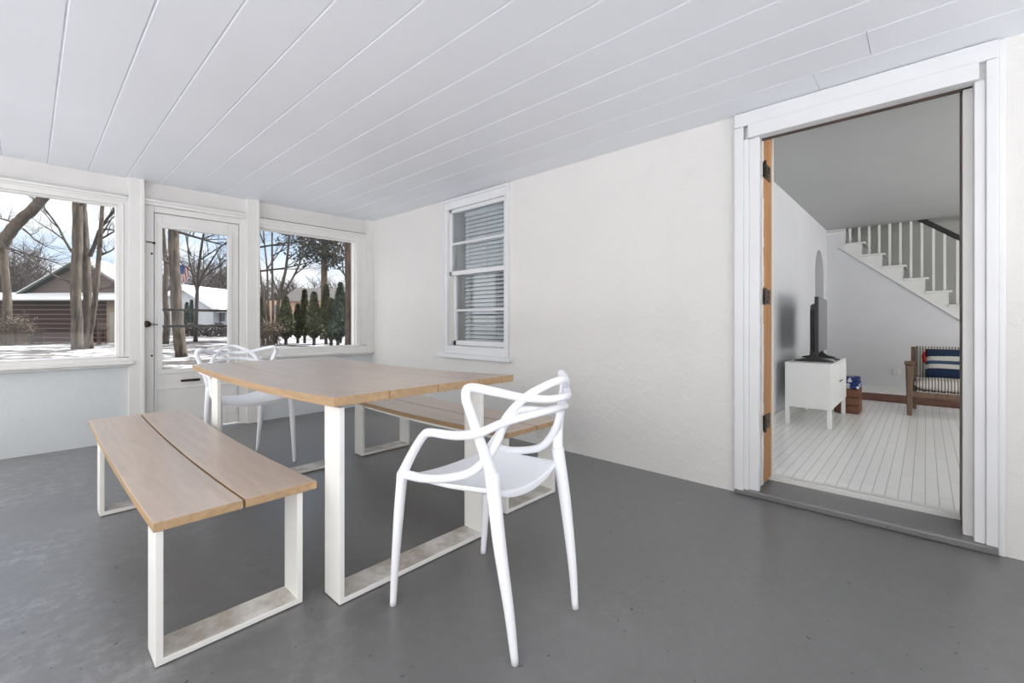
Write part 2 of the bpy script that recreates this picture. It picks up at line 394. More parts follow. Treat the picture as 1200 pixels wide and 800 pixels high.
# window wall: low panels, upper band, posts, casings
P1, P2, P3 = (.594, .697), (1.518, 1.632), (2.852, XW)
mb = MB()
mb.box(XL, P1[0] + .02, YF, YF + .12, 0, .67); mb.box(P2[0] + .03, XW, YF, YF + .12, 0, .65)
struct(mb.build('wall_far', M['panel']), 'low plastered wall panels under the porch windows', 'wall')
mb = MB(); mb.box(XL, XW, YF + .01, YF + .12, 2.14, ZC + .03)
struct(mb.build('trim_1', M['header']), 'grey white header band above the porch windows', 'header')
for i, (a, b_) in enumerate((P1, P2, P3)):
    mb = MB(); mb.box(a, b_, YF - .045, YF + .12, 0 if i < 2 else .66, ZC + .004)
    if i < 2: mb.box(b_ - .022, b_ + .004, YF - .052, YF + .02, 0, ZC + .004)
    struct(mb.build('trim_%d' % (2 + i), M['trim'], bevel=.003), ('white post between the left window and the porch door', 'white post between the porch door and the right window', 'white corner post at the house wall')[i], 'post')
mb = MB(); mb.box(XW - .02, XW + .01, YF - .02, YF + .1, 0, .66)
def fixed_window(name, x0, x1, gx0, gx1, z0, z1, gz0, gz1, label, stool, closed_left):
    t = thing(name, label, 'window', ((x0 + x1) / 2, YF, z0), 0, None, 'structure')
    o = Vector(t.location)
    def add(n, mbx, mat, bev=.0025):
        bmesh.ops.translate(mbx.bm, verts=mbx.bm.verts, vec=-o); return mbx.build(n, mat, t, bevel=bev)
    m = MB()                                                       # casing: head with drip moulding, sides, stop beads
    m.box(x0, x1, YF - .03, YF + .1, gz1 + .012, z1); m.box(x0, x1, YF - .042, YF, z1 - .022, z1); m.box(x0, x1, YF - .038, YF, gz1 + .05, gz1 + .062)
    m.box(gx1 + .012, x1, YF - .03, YF + .1, gz0, gz1 + .012); m.box(gx1 + .04, gx1 + .052, YF - .036, YF, gz0, gz1 + .03)
    if closed_left: m.box(x0, gx0 - .012, YF - .03, YF + .1, gz0, gz1 + .012)
    m.box(x0, x1, YF - .03, YF + .1, z0, gz0 - .012)
    add('casing', m, M['trim'])
    m = MB(); a = .014
    for (u0, u1, v0, v1) in ((gx0 - .012, gx1 + .012, gz1, gz1 + .012), (gx0 - .012, gx1 + .012, gz0 - .012, gz0), (gx1, gx1 + .012, gz0, gz1), (gx0 - .012, gx0, gz0, gz1)):
        m.box(u0, u1, YF + .0, YF + .07, v0, v1)
    add('sash', m, M['trim'])
    m = MB(); m.box(gx0, gx1, YF + .045, YF + .049, gz0, gz1); add('glass_pane', m, M['glass'], 0)
    m = MB(); m.box(stool[0], stool[1], YF - .085, YF, stool[2], stool[3]); m.box(stool[0] + .02, stool[1] - .02, YF - .05, YF, stool[2] - .02, stool[2]); add('sill', m, M['trim'], .008)
    return t
fixed_window('window_1', -1.2, P1[0], -1.12, .512, .70, 2.128, .742, 2.036, 'large fixed porch window at the left showing the brown garage', (-1.2, P1[0] + .035, .672, .70), False)
fixed_window('window_2', P2[1], P3[0], 1.648, 2.708, .67, 2.122, .757, 2.012, 'fixed porch window in the corner showing evergreens in snow', (P2[1], XW - .0, .655, .685), True)
# porch door
t = thing('door_1', 'white glazed porch door with two dark guard bars', 'door', (1.1, YF, 0), 0, None, 'structure'); oo = Vector(t.location)
def dpart(n, m, mat, bev=.003, par=None, smooth=False):
    bmesh.ops.translate(m.bm, verts=m.bm.verts, vec=-oo); return m.build(n, mat, par or t, bevel=bev, smooth=smooth)
m = MB(); m.box(P1[1], P2[0], YF - .03, YF + .05, 2.09, 2.142); m.box(P1[1], P2[0], YF - .045, YF, 2.118, 2.142); m.box(P1[1], .772, YF - .0, YF + .08, 0, 2.09); m.box(1.462, P2[0], YF - .0, YF + .08, 0, 2.09); m.box(.772, 1.462, YF + .0, YF + .08, 2.035, 2.09)
dpart('door_frame', m, M['trim'])
m = MB(); panel_wall(m, 'y', YF + .015, YF + .058, .778, 1.456, .02, 2.03, [(.836, 1.364, .6, 1.905)])
dpart('leaf', m, M['trim'])
m = MB()
for (u0, u1, v0, v1) in ((.800, 1.398, 1.905, 1.945), (.800, 1.398, .56, .6), (.800, .836, .6, 1.905), (1.364, 1.398, .6, 1.905)): m.box(u0, u1, YF + .004, YF + .03, v0, v1)
m.box(.79, 1.44, YF + .008, YF + .02, .12, .135); m.box(.79, 1.44, YF + .008, YF + .02, .415, .43); m.box(.79, .805, YF + .008, YF + .02, .135, .415); m.box(1.425, 1.44, YF + .008, YF + .02, .135, .415)
dpart('moulding', m, M['trim'], .004)
m = MB(); m.box(.836, 1.364, YF + .036, YF + .04, .6, 1.905); dpart('glass_pane', m, M['glass'], 0)
for z in (1.152, .998):
    m = MB(); m.box(.826, 1.374, YF + .06, YF + .075, z - .012, z + .012); dpart('guard_bar', m, M['darkbar'], .003)
m = MB(); m.tube([(.722, YF + .0, 1.02), (.722, YF - .012, 1.02)], .030, 16); m.tube([(.722, YF - .01, 1.02), (.722, YF - .03, 1.02), (.722, YF - .045, 1.02), (.722, YF - .06, 1.02), (.722, YF - .066, 1.02)], [.012, .014, .026, .024, .01], 16); m.bar((.722, YF - .004, 1.02), (.80, YF - .004, 1.015), .006, .008)
dpart('door_knob', m, M['bronze'], 0, None, True)
m = MB(); m.bar((.715, YF - .012, 1.758), (.775, YF - .012, 1.755), .012, .009); m.tube([(.772, YF - .02, 1.752), (.772, YF - .0, 1.752)], .011, 10)
dpart('latch_hook', m, M['bronze'], 0)
for z in (1.655, .735):
    m = MB(); m.tube([(.757, YF - .008, z), (.757, YF + .002, z)], .009, 10); dpart('screw_eye', m, M['bronze'], 0)
m = MB(); m.box(.975, 1.125, YF - .002, YF + .016, .476, .497); m.tube([(.99, YF - .010, .487), (1.03, YF - .018, .492), (1.07, YF - .010, .487)], .008, 8)
dpart('letter_flap', m, M['bronze'], .003)

# house wall sash window
t = thing('window_3', 'white sash window in the house wall with closed grey blind', 'window', (XW, 3.2, WZ0), 0, None, 'structure'); oo = Vector(t.location)
def wpart(n, m, mat, bev=.002):
    bmesh.ops.translate(m.bm, verts=m.bm.verts, vec=-oo); return m.build(n, mat, t, bevel=bev)
m = MB()
m.box(XW - .022, XW + .001, 2.762, WY0, .722, WZ1 - .005); m.box(XW - .022, XW + .001, WY1, 3.655, .722, WZ1 - .005); m.box(XW - .022, XW + .001, 2.762, 3.655, WZ1 - .005, 2.262)
m.box(XW - .032, XW + .001, 2.745, 2.762, .722, 2.262); m.box(XW - .032, XW + .001, 3.655, 3.672, .722, 2.262); m.box(XW - .032, XW + .001, 2.745, 3.672, 2.262, 2.285)
wpart('casing', m, M['trimcool'])
m = MB(); m.box(XW - .05, XW + .01, 2.712, 3.735, .678, .722); m.box(XW - .028, XW + .03, 2.79, 3.61, .722, .80); wpart('sill', m, M['trimcool'], .005)
m = MB(); yA, yB = WY0 + .002, WY1 - .002
for (x0, x1, z0, z1, w) in ((XW + .012, XW + .05, 1.515, 2.188, .028), (XW + .062, XW + .10, .80, 1.555, .036)):
    m.box(x0, x1, yA, yA + w, z0, z1); m.box(x0, x1, yB - w, yB, z0, z1); m.box(x0, x1, yA, yB, z1 - .036, z1); m.box(x0, x1, yA, yB, z0, z0 + (.042 if z0 > 1 else .05))
    zm = 1.836 if z0 > 1 else 1.158
    m.box(x0 + .006, x1 - .006, yA, yB, zm - .011, zm + .011)
wpart('sash', m, M['trimcool'])
m = MB(); m.box(XW + .028, XW + .032, yA + .02, yB - .02, 1.55, 2.17); m.box(XW + .078, XW + .082, yA + .03, yB - .03, .84, 1.53); wpart('glass_pane', m, M['glassold'], 0)
m = MB(); m.box(XW + .0, XI, WY1 - .004, WY1 + .02, WZ0, WZ1); m.box(XW, XI, WY0 - .02, WY0 + .004, WZ0, WZ1); m.box(XW, XI, WY0, WY1, WZ1 - .004, WZ1 + .02); wpart('jamb', m, M['trim'], 0)
# blind
bl = thing('venetian_blind', 'grey white venetian blind behind the house sash window', 'blind', (XW + .16, 3.19, 2.16))
m = MB(); m.box(-.022, .022, -.35, .33, -.03, .02); m.build('headrail', M['slat'], bl, bevel=.003)
for k in range(33):
    z = -.055 - k * .0405; a = R(66 if k < 15 else 46)
    m = MB(); pr = [(-.022, 0), (-.012, .003), (0, .004), (.012, .003), (.022, 0), (.022, -.0012), (0, .0028), (-.022, -.0012)]
    q = [(u * math.cos(a) - v * math.sin(a), z + u * math.sin(a) + v * math.cos(a)) for u, v in pr]
    m.prism(q, lambda u, v: (u, -.35, v), lambda u, v: (u, .33, v)); m.build('slat', M['slat'], bl)
m = MB(); m.box(-.02, .02, -.35, .33, -1.395, -1.375); m.build('bottom_rail', M['slat'], bl, bevel=.004)
for y in (-.26, -.01, .24):
    m = MB(); m.tube([(-.026, y, -.02), (-.026, y, -1.38)], .0025, 6); m.build('cord', M['cord'], bl)
# dim room behind the sash window
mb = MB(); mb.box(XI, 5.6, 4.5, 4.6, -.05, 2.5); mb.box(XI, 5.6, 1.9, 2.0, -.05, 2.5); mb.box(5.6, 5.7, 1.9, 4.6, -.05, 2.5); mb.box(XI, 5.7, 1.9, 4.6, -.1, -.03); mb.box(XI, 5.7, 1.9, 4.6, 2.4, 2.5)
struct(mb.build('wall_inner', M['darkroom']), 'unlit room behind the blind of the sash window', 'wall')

# ------------------------------------------------------------------ doorway to the living room
t = thing('trim_5', 'white casing around the open doorway', 'door casing', (XW, .3, 0), 0, None, 'structure'); oo = Vector(t.location)
m = MB(); m.box(XW - .022, XW + .014, .719, .772, .04, 2.131); m.box(XW - .034, XW + .001, .80, .853, .028, 2.209); m.box(XW - .028, XW + .001, .772, .80, .035, 2.131); wpart_c = None
bmesh.ops.translate(m.bm, verts=m.bm.verts, vec=-oo); m.build('side_casing', M['trimcool'], t, bevel=.004)
m = MB(); m.box(XW - .022, XW + .04, -.2, -.163, .04, 2.131); m.box(XW - .032, XW + .001, -.238, -.2, .04, 2.209); m.box(XW - .012, XW + .001, -.262, -.238, .0, 2.29)
bmesh.ops.translate(m.bm, verts=m.bm.verts, vec=-oo); m.build('side_casing', M['trimcool'], t, bevel=.004)
m = MB(); m.box(XW - .045, XW + .03, -.178, .775, 2.132, 2.212); m.box(XW - .03, XW + .001, -.238, .853, 2.212, ZC - .004)
bmesh.ops.translate(m.bm, verts=m.bm.verts, vec=-oo); m.build('head_casing', M['trimcool'], t, bevel=.004)
dj = thing('trim_6', 'raw orange wood jamb of the doorway with three old hinges', 'door jamb', (3.1, .72, 0), 0, None, 'structure'); oo = Vector(dj.location)
def jp(n, m, mat, bev=0.002, par=None):
    bmesh.ops.translate(m.bm, verts=m.bm.verts, vec=-oo); return m.build(n, mat, par or dj, bevel=bev)
m = MB(); m.box(3.018, XI - .013, .716, .742, ZR, 2.245); jp('jamb_board', m, M['jamb'])
m = MB()                                                               # ragged plaster edge where the old stop was pulled off
rr = random.Random(3); z = .06
while z < 2.2:
    h = rr.uniform(.02, .07); w = rr.uniform(.0, .012)
    m.box(2.982 - w, 3.017, .719 - rr.uniform(0, .003), .741, z, z + h - .0005); z += h
jp('plaster_edge', m, M['trim'], 0)
m = MB(); m.box(2.957, 3.0, .726, .7405, ZR, 2.24); jp('dark_gap', m, M['jambdark'], 0)
m = MB(); m.box(XI - .012, XI + .012, .708, .745, ZR, 2.25); jp('inner_casing', m, M['roomtrim'])
for z in (1.957, 1.193, .428):
    m = MB(); m.box(3.0, 3.15, .711, .7165, z - .045, z + .045)
    m.tube([(3.0, .705, z - .05), (3.0, .705, z + .05)], .008, 8)
    for dz in (-.03, 0, .03): m.tube([(3.10 + dz * .6, .7112, z + dz), (3.10 + dz * .6, .708, z + dz)], .005, 8)
    jp('hinge', m, M['bronze'], 0)
m = MB(); m.box(3.04, XI - .001, -.162, .7155, 2.25, 2.27); jp('head_jamb', m, M['trim'], 0)
m = MB(); m.box(XW + .031, XW + .045, -.128, .7155, 2.122, 2.25); jp('dark_strip', m, M['jambdark'], 0)
m = MB(); m.box(3.04, XI, DY0 - .01, -.128, ZR, 2.249); jp('jamb_board', m, M['jambdark'], 0)
m = MB(); m.box(2.985, 3.0395, DY0 - .01, -.13, .04, 2.131); jp('door_stop', m, M['trim'])
m = MB(); m.box(3.196, 3.255, DY0, DY1, .03, ZR + .002)
struct(m.build('trim_7', M['roomtrim'], bevel=.004), 'white worn wooden threshold of the doorway', 'threshold')
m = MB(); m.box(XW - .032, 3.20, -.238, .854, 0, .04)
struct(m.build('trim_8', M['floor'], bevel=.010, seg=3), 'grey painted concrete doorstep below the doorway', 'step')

# ------------------------------------------------------------------ living room shell
XB, YL, ZRC = 8.0, 1.07, 2.39
mb = MB(); mb.box(XI, XB + .01, -3.4, YL + 1.3, -.1, ZR)
struct(mb.build('floor_living_room', M['boards']), 'white painted floorboards of the living room', 'floor')
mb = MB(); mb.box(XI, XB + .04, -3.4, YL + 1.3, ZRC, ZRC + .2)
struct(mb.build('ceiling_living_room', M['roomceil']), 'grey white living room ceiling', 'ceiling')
arc = [(7.40 + .33 * math.cos(R(180 - k * 9)), 1.70 + .33 * math.sin(R(k * 9))) for k in range(21)]
poly = [(XI, ZR - .05), (7.07, ZR - .05)] + arc + [(7.73, ZR - .05), (XB + .1, ZR - .05), (XB + .1, ZRC + .05), (XI, ZRC + .05)]
mb = MB(); mb.prism(poly, lambda u, v: (u, YL, v), lambda u, v: (u, YL + .16, v))
struct(mb.build('wall_living_room_left', M['roomwall']), 'pale living room wall with an arched opening at its end', 'wall')
mb = MB(); mb.box(6.6, XB + .1, 2.25, 2.35, 0, ZRC); mb.box(6.5, 6.6, YL + .16, 2.35, 0, ZRC); mb.box(XB + .0, XB + .1, YL + .1, 2.35, 0, ZRC)
struct(mb.build('wall_hall', M['roomwall']), 'hall wall seen through the arch', 'wall')
def dz(y): return 2.105 + .8435 * (y - .903)
ys_ = [(YL + .1, ZR - .05), (YL + .1, ZRC + .05), (.845, ZRC + .05), (.845, dz(.845)), (-1.45, dz(-1.45)), (-1.45, ZR - .05)]
mb = MB(); mb.prism(ys_, lambda u, v: (XB, u, v), lambda u, v: (XB + .1, u, v)); mb.box(XB, XB + .1, -3.4, -2.3, ZR - .05, ZRC + .05)
struct(mb.build('wall_living_room_back', M['roomwall']), 'grey living room wall below the staircase', 'wall')
mb = MB(); panel_wall(mb, 'y', -3.5, -3.4, XI, XB + 1.1, -.1, ZRC + .05, [(3.35, 5.45, .1, 2.33), (5.5, 7.9, .1, 2.33)])
struct(mb.build('wall_living_room_right', M['roomwall']), 'living room wall with the daylight windows', 'wall')
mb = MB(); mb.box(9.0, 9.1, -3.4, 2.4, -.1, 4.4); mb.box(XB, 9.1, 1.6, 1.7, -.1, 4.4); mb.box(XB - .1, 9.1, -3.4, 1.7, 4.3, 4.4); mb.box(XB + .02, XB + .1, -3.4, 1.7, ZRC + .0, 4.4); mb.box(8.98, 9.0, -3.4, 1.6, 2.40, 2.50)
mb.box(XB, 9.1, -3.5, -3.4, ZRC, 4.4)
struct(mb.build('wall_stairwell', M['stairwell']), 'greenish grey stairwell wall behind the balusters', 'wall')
mb = MB(); mb.box(XI, 7.07, YL - .014, YL, ZR, ZR + .09); mb.box(7.73, XB, YL - .014, YL, ZR, ZR + .09)
struct(mb.build('baseboard_left', M['roomtrim'], bevel=.003), 'white baseboard along the pale left wall', 'baseboard')
mb = MB(); mb.box(XB - .014, XB, -1.45, YL - .014, ZR, ZR + .085)
struct(mb.build('baseboard_back', M['roomtrim'], bevel=.003), 'white baseboard behind the armchair', 'baseboard')

# staircase
st = thing('staircase', 'white open staircase with black handrail at the end of the living room', 'staircase', (XB, -.2, ZR)); oo = Vector(st.location)
def sp(n, m, mat, bev=.003, par=None):
    bmesh.ops.translate(m.bm, verts=m.bm.verts, vec=-oo); return m.build(n, mat, par or st, bevel=bev)
def nose(k): return .62 - .2185 * k, 2.169 - .1815 * k
for k in range(-1, 10):
    ny, nz = nose(k)
    m = MB(); m.box(XB - .035, 8.97, ny, ny + .255, nz - .028, nz); sp('tread', m, M['roomtrim'], .006)
    m = MB(); m.box(XB - .004, 8.97, ny + .034, ny + .052, nz - .182, nz - .028); sp('riser', m, M['roomtrim'], 0)
pts = []
for k in range(-1, 10):
    ny, nz = nose(k); pts += [(ny + .2525, nz - .028), (ny + .034, nz - .028)]
m = MB(); pl = [(.86, dz(.86))] + [p for p in pts if p[0] < .87] + [(-1.40, dz(-1.40))]
pl = [(.852, dz(.852)), (.852, nose(0)[1] - .028)] + [(nose(k)[0] + .034, nose(k)[1] - .028) if j else (nose(k)[0] + .034, nose(k + 1)[1] - .028) for k in range(0, 9) for j in (1, 0)] + [(-1.40, nose(9)[1] - .028), (-1.40, dz(-1.40) - .0)]
m.prism(pl, lambda u, v: (XB - .006, u, v), lambda u, v: (XB + .03, u, v)); sp('stringer', m, M['roomtrim'], 0)
m = MB(); m.bar((XB - .012, .92, dz(.92) - .005), (XB - .012, -1.42, dz(-1.42) - .005), .02, .018); sp('stringer_moulding', m, M['roomwall'], .003)
def railz(y): return 2.235 + .80 * (y + .16)
for k, y in enumerate([.797, .691, .58, .471, .359, .248, .14, .032, -.079, -.185, -.302, -.41, -.52, -.63, -.74, -.85]):
    kk = max(0, math.ceil((.62 - y) / .2185 - .02)); kk = int((.62 - y) // .2185) + 1 if y < .62 else 0
    zz = nose(kk)[1]
    m = MB(); m.box(XB + .035, XB + .062, y - .0135, y + .0135, zz, railz(y)); sp('baluster', m, M['roomtrim'], .002)
m = MB(); m.bar((XB + .05, .75, railz(.75)), (XB + .05, -1.2, railz(-1.2)), .055, .06); sp('handrail', m, M['blackwood'], .012)

# outlet
ol = thing('wall_outlet', 'white double power outlet on the grey wall beside the armchair', 'outlet', (XB, .283, .357))
m = MB(); m.box(-.006, 0, -.044, .044, -.05, .05); m.build('cover_plate', M['outlet'], ol, bevel=.003)
for z in (-.022, .022):
    m = MB(); m.box(-.0095, -.006, -.016, .016, z - .014, z + .014); s_ = m.build('socket', M['outlet'], ol, bevel=.003)
    m = MB(); m.box(-.0102, -.009, -.008, -.0055, z - .007, z + .007); m.box(-.0102, -.009, .0055, .008, z - .007, z + .007); m.build('slot', M['black'], s_)

# media cabinet
cb = thing('metal_cabinet', 'white steel cabinet on four legs standing under the television', 'cabinet', (5.40, .803, ZR)); hx, hy = .485, .183
m = MB(); m.box(-hx, hx, -hy + .006, hy, .172, .585); m.build('body', M['cab'], cb, bevel=.004)
m = MB(); m.box(-hx - .004, hx + .004, -hy - .004, hy + .002, .579, .594); m.build('top', M['cab'], cb, bevel=.003)
for x0, x1 in ((-hx + .008, -.004), (.004, hx - .008)):
    m = MB(); m.box(x0, x1, -hy - .006, -hy + .008, .182, .572); d = m.build('door', M['cab'], cb, bevel=.003)
    xx = x1 - .05 if x0 < -.1 else x0 + .05
    m = MB(); m.tube([(xx, -hy - .004, .40), (xx, -hy - .014, .40), (xx, -hy - .022, .40)], [.004, .007, .006], 12); m.build('knob', M['steelgrey'], d, smooth=False)
for sx in (-1, 1):
    for sy in (-1, 1):
        m = MB(); cx, cy = sx * (hx - .018), sy * (hy - .018); m.box(cx - .017, cx + .017, cy - .017, cy + .017, .006, .175); l = m.build('leg', M['cab'], cb, bevel=.003)
        m = MB(); m.tube([(cx, cy, 0), (cx, cy, .008)], .014, 12); m.build('foot_cap', M['roomtrim'], l)
# television
tv = thing('television', 'black flat screen television standing on the white cabinet', 'television', (5.40, .80, ZR + .594), R(3.4))
m = MB(); m.box(-.45, .45, -.048, -.018, .09, .615); m.build('bezel', M['black'], tv, bevel=.004)
m = MB(); m.box(-.44, .44, -.050, -.046, .10, .607); m.build('screen', M['screen'], tv)
m = MB(); m.prism([(-.43, .10), (.43, .10), (.43, .50), (.38, .56), (-.38, .56), (-.43, .50)], lambda u, v: (u, -.02, v), lambda u, v: (u * .93, .022, .02 + v * .93)); m.build('rear_housing', M['black'], tv, bevel=.006)
for fx in (-.28, .28):
    m = MB(); m.prism([(-.15, 0), (.16, 0), (.16, .012), (.075, .03), (.035, .06), (.03, .16), (-.025, .16), (-.03, .06), (-.07, .03), (-.15, .012)], lambda u, v: (fx - .014, u - .0, v), lambda u, v: (fx + .014, u - .0, v)); m.build('stand_foot', M['black'], tv, bevel=.004)
rm = thing('remote_control', 'dark grey remote control lying on the cabinet near the screen', 'remote', (5.56, .66, ZR + .594), R(12))
m = MB(); m.box(-.08, .08, -.02, .02, .0, .016); m.build('case', M['grey_remote'], rm, bevel=.005)
for k in range(5):
    m = MB(); m.box(-.06 + k * .024, -.046 + k * .024, -.010, .010, .015, .019); m.build('button', M['outlet'], rm, bevel=.001)
# crate and cloth
cr = thing('wooden_crate', 'red brown wooden crate on the floor behind the white cabinet', 'crate', (6.07, .61, ZR))
for (n, x0, x1, y0, y1) in (('side_panel', -.15, -.135, -.10, .115), ('side_panel', .135, .15, -.10, .115), ('side_panel', -.135, .135, -.10, -.085), ('side_panel', -.135, .135, .10, .115)):
    m = MB()
    for k in range(3): m.box(x0, x1, y0, y1, .005 + k * .086, .086 + k * .086)
    m.build(n, M['crate'], cr, bevel=.003)
m = MB(); m.box(-.135, .135, -.085, .10, .0, .015); m.build('bottom', M['crate'], cr)
bk = thing('folded_blanket', 'blue and white patterned folded cloth on the wooden crate', 'blanket', (6.07, .60, ZR + .26))
m = MB()
for k in range(3):
    m.box(-.14 + .006 * k, .14 - .004 * k, -.09 + .004 * k, .105, .001 + k * .04, .04 + k * .04)
m.build('cloth', M['blanket'], bk, bevel=.016, seg=3, smooth=True)
# rug
m = MB(); N = 24
m.box(7.10, 7.78, -1.3, .62, ZR + .0005, ZR + .012, 20)
o = m.build('floor_rug', M['rug']); tag(o, 'narrow red brown woven rug on the white floorboards', 'rug')
m = MB(); rr = random.Random(5)
for k in range(60):
    x = 7.105 + k * .0113; m.tube([(x, .618, ZR + .006), (x + rr.uniform(-.006, .006), .66, ZR + .004)], .002, 4)
m.build('fringe', M['twigtan'], o, kind='stuff')

# armchair facing the porch
ac = thing('armchair', 'brown wooden armchair with ticking striped cushions', 'armchair', (6.25, -.235, ZR)); W2 = .355
for s in (-1, 1):
    y = s * W2
    m = MB(); m.prism([(-.028, 0), (.028, 0), (.03, .2), (.045, .52), (-.045, .52), (-.03, .2)], lambda u, v: (u + .0, y - .02, v), lambda u, v: (u, y + .02, v)); m.prism([(-.012, 0), (.018, 0), (.020, .2), (.028, .545), (-.032, .545), (-.014, .2)], lambda u, v: (-.012 + .0, y + s * .0 + u * 1.25, v), lambda u, v: (.012, y + u * 1.25, v))
    m.build('front_leg', M['teak'], ac, bevel=.005)
    m = MB(); m.prism([(-.06, .545), (-.045, .53), (.62, .50), (.66, .51), (.62, .525), (-.04, .568)], lambda u, v: (u, y - .042, v), lambda u, v: (u, y + .042, v)); m.build('arm', M['teak'], ac, bevel=.006)
    m = MB(); m.bar((.52, y * .93, .0), (.50, y * .93, .33), .05, .04); m.bar((.50, y * .93, .32), (.62, y * .93, .69), .05, .035, (1, 0, 0)); m.build('back_post', M['teak'], ac, bevel=.006)
    m = MB(); m.box(.0, .52, y * .93 - .015, y * .93 + .015, .20, .26); m.build('side_rail', M['teak'], ac, bevel=.004)
m = MB(); m.box(-.018, .012, -W2, W2, .195, .25); m.build('front_rail', M['teak'], ac, bevel=.005)
m = MB(); m.box(.50, .525, -W2 * .93, W2 * .93, .20, .25); m.build('back_rail', M['teak'], ac, bevel=.004)
m = MB(); m.bar((.615, -W2 * .93, .665), (.615, W2 * .93, .665), .028, .05); m.build('back_rail', M['teak'], ac, bevel=.004)
m = MB()
for k in range(9): m.box(-.0, .51, -.30 + k * .07, -.26 + k * .07, .252, .262)
m.build('webbing', M['ticking'], ac)
def cushion(mb, sx, sy, sz, n=18, e=.35):
    for sgn in (1, -1):
        rows = []
        for i in range(n + 1):
            row = []
            for j in range(n + 1):
                u, v = -1 + 2 * i / n, -1 + 2 * j / n
                h = ((1 - abs(u) ** 3.5) * (1 - abs(v) ** 3.5)) ** e
                row.append(mb.bm.verts.new((u * sx * (1 - .03 * abs(v) ** 2 * 0), v * sy, sgn * sz * h)))
            rows.append(row)
        for i in range(n):
            for j in range(n): mb.bm.faces.new((rows[i][j], rows[i + 1][j], rows[i + 1][j + 1], rows[i][j + 1]))
    bmesh.ops.remove_doubles(mb.bm, verts=mb.bm.verts, dist=1e-4)
m = MB(); cushion(m, .27, .325, .068); bmesh.ops.transform(m.bm, matrix=Matrix.Translation((.245, 0, .318)) @ Matrix.Rotation(R(2), 4, 'Y'), verts=m.bm.verts); m.build('seat_cushion', M['ticking'], ac, smooth=True)
m = MB(); cushion(m, .18, .315, .055); bmesh.ops.transform(m.bm, matrix=Matrix.Translation((.55, 0, .53)) @ Matrix.Rotation(R(-72), 4, 'Y'), verts=m.bm.verts); m.build('back_cushion', M['ticking'], ac, smooth=True)
pw = thing('throw_pillow', 'navy throw pillow with white bands and red tassels on the armchair', 'pillow', (6.66, -.285, ZR + .515)); pw.rotation_euler = (0, R(16), 0)
m = MB(); cushion(m, .17, .285, .08, 18, .45); bmesh.ops.transform(m.bm, matrix=Matrix.Rotation(R(90), 4, 'Y'), verts=m.bm.verts); m.build('cover', M['pillow'], pw, smooth=True)
for s in (-1, 1):
    for z0 in (.145,):
        m = MB()
        for q in range(7): m.tube([(-.01, s * .282, z0), (-.02 + .006 * q, s * (.292 + .003 * q), z0 - .05), (-.03 + .009 * q, s * (.287 + .002 * q), z0 - .13)], .006, 5)
        m.build('tassel', M['red'], pw)

# ------------------------------------------------------------------ dining table and benches
def sagz(y, amp, ym=2.7, hl=1.03):
    return -amp * (1 - ((y - ym) / hl) ** 2)                          # the long planks have settled into a shallow curve
def plank(par, x0, x1, y0, y1, zt, th, amp, off):
    m = MB(); m.box(x0, x1, y0, y1, zt - th, zt, 28)
    for v in m.bm.verts: v.co.z += sagz(v.co.y, amp)
    bmesh.ops.recalc_face_normals(m.bm, faces=m.bm.faces)
    for f in m.bm.faces: f.material_index = 0 if abs(f.normal.z) > .7 else 1
    bmesh.ops.translate(m.bm, verts=m.bm.verts, vec=-Vector(off)); return m.build('plank', [M['oak'], M['oakend']], par, bevel=.0025)
def leg_frame(par, x0, x1, y0, y1, zt, off, th=.02):
    z0 = .004                                                         # open U of flat bar: two uprights and a floor bar
    u = [(x0, zt), (x0, z0), (x1, z0), (x1, zt), (x1 - th, zt), (x1 - th, z0 + th), (x0 + th, z0 + th), (x0 + th, zt)]
    m = MB(); m.prism(u, lambda p, q: (p, y0, q), lambda p, q: (p, y1, q))
    bmesh.ops.translate(m.bm, verts=m.bm.verts, vec=-Vector(off)); f = m.build('leg_frame', M['frame'], par, bevel=.002)
    for xx in (x0 + .012, x1 - .05):
        m = MB(); m.box(xx, xx + .04, y0 + .006, y1 - .006, 0, .006); bmesh.ops.translate(m.bm, verts=m.bm.verts, vec=-Vector(off)); m.build('foot_pad', M['rubber'], f)
    return f
def rail(par, x, y0, y1, zt, off, amp, w=.05, th=.02):
    m = MB(); m.box(x, x + w, y0, y1, zt - th, zt, 24)
    for v in m.bm.verts: v.co.z += sagz(v.co.y, amp)
    bmesh.ops.translate(m.bm, verts=m.bm.verts, vec=-Vector(off)); m.build('rail', M['frame'], par)
off = (1.2, 2.56, 0)
tb = thing('dining_table', 'long oak plank dining table on white flat bar frames', 'table', off)
xs = [.735, .965, 1.2035, 1.445, 1.685]
for a, b_ in zip(xs, xs[1:]): plank(tb, a + .0012, b_ - .0012, 1.545, 3.56, .765, .034, .021, off)
leg_frame(tb, .772, 1.500, 1.572, 1.692, .7255, off); leg_frame(tb, .772, 1.500, 3.13, 3.25, .7135, off)
rail(tb, 1.05, 1.69, 3.14, .7285, off, .021); rail(tb, 1.33, 1.69, 3.14, .7285, off, .021)
def bench(label, loc):
    off = (.4925, 2.70, 0)
    b = thing('dining_bench', label, 'bench', off, 0, 'oak dining benches')
    plank(b, .25, .4885, 1.675, 3.73, .445, .029, .024, off); plank(b, .4965, .735, 1.675, 3.73, .445, .029, .024, off)
    leg_frame(b, .258, .690, 1.692, 1.812, .409, off); leg_frame(b, .258, .690, 3.225, 3.345, .397, off)
    rail(b, .285, 1.81, 3.23, .4155, off, .024, .04, .025); rail(b, .645, 1.81, 3.23, .4155, off, .024, .04, .025)
    return b
b1 = bench('two plank oak bench in front of the low wall under the left window', None)
b2 = copy_tree(b1); b2.location = (.4925 + 1.492, 2.70 - .035, 0); b2['label'] = 'two plank oak bench along the house wall beyond the table'

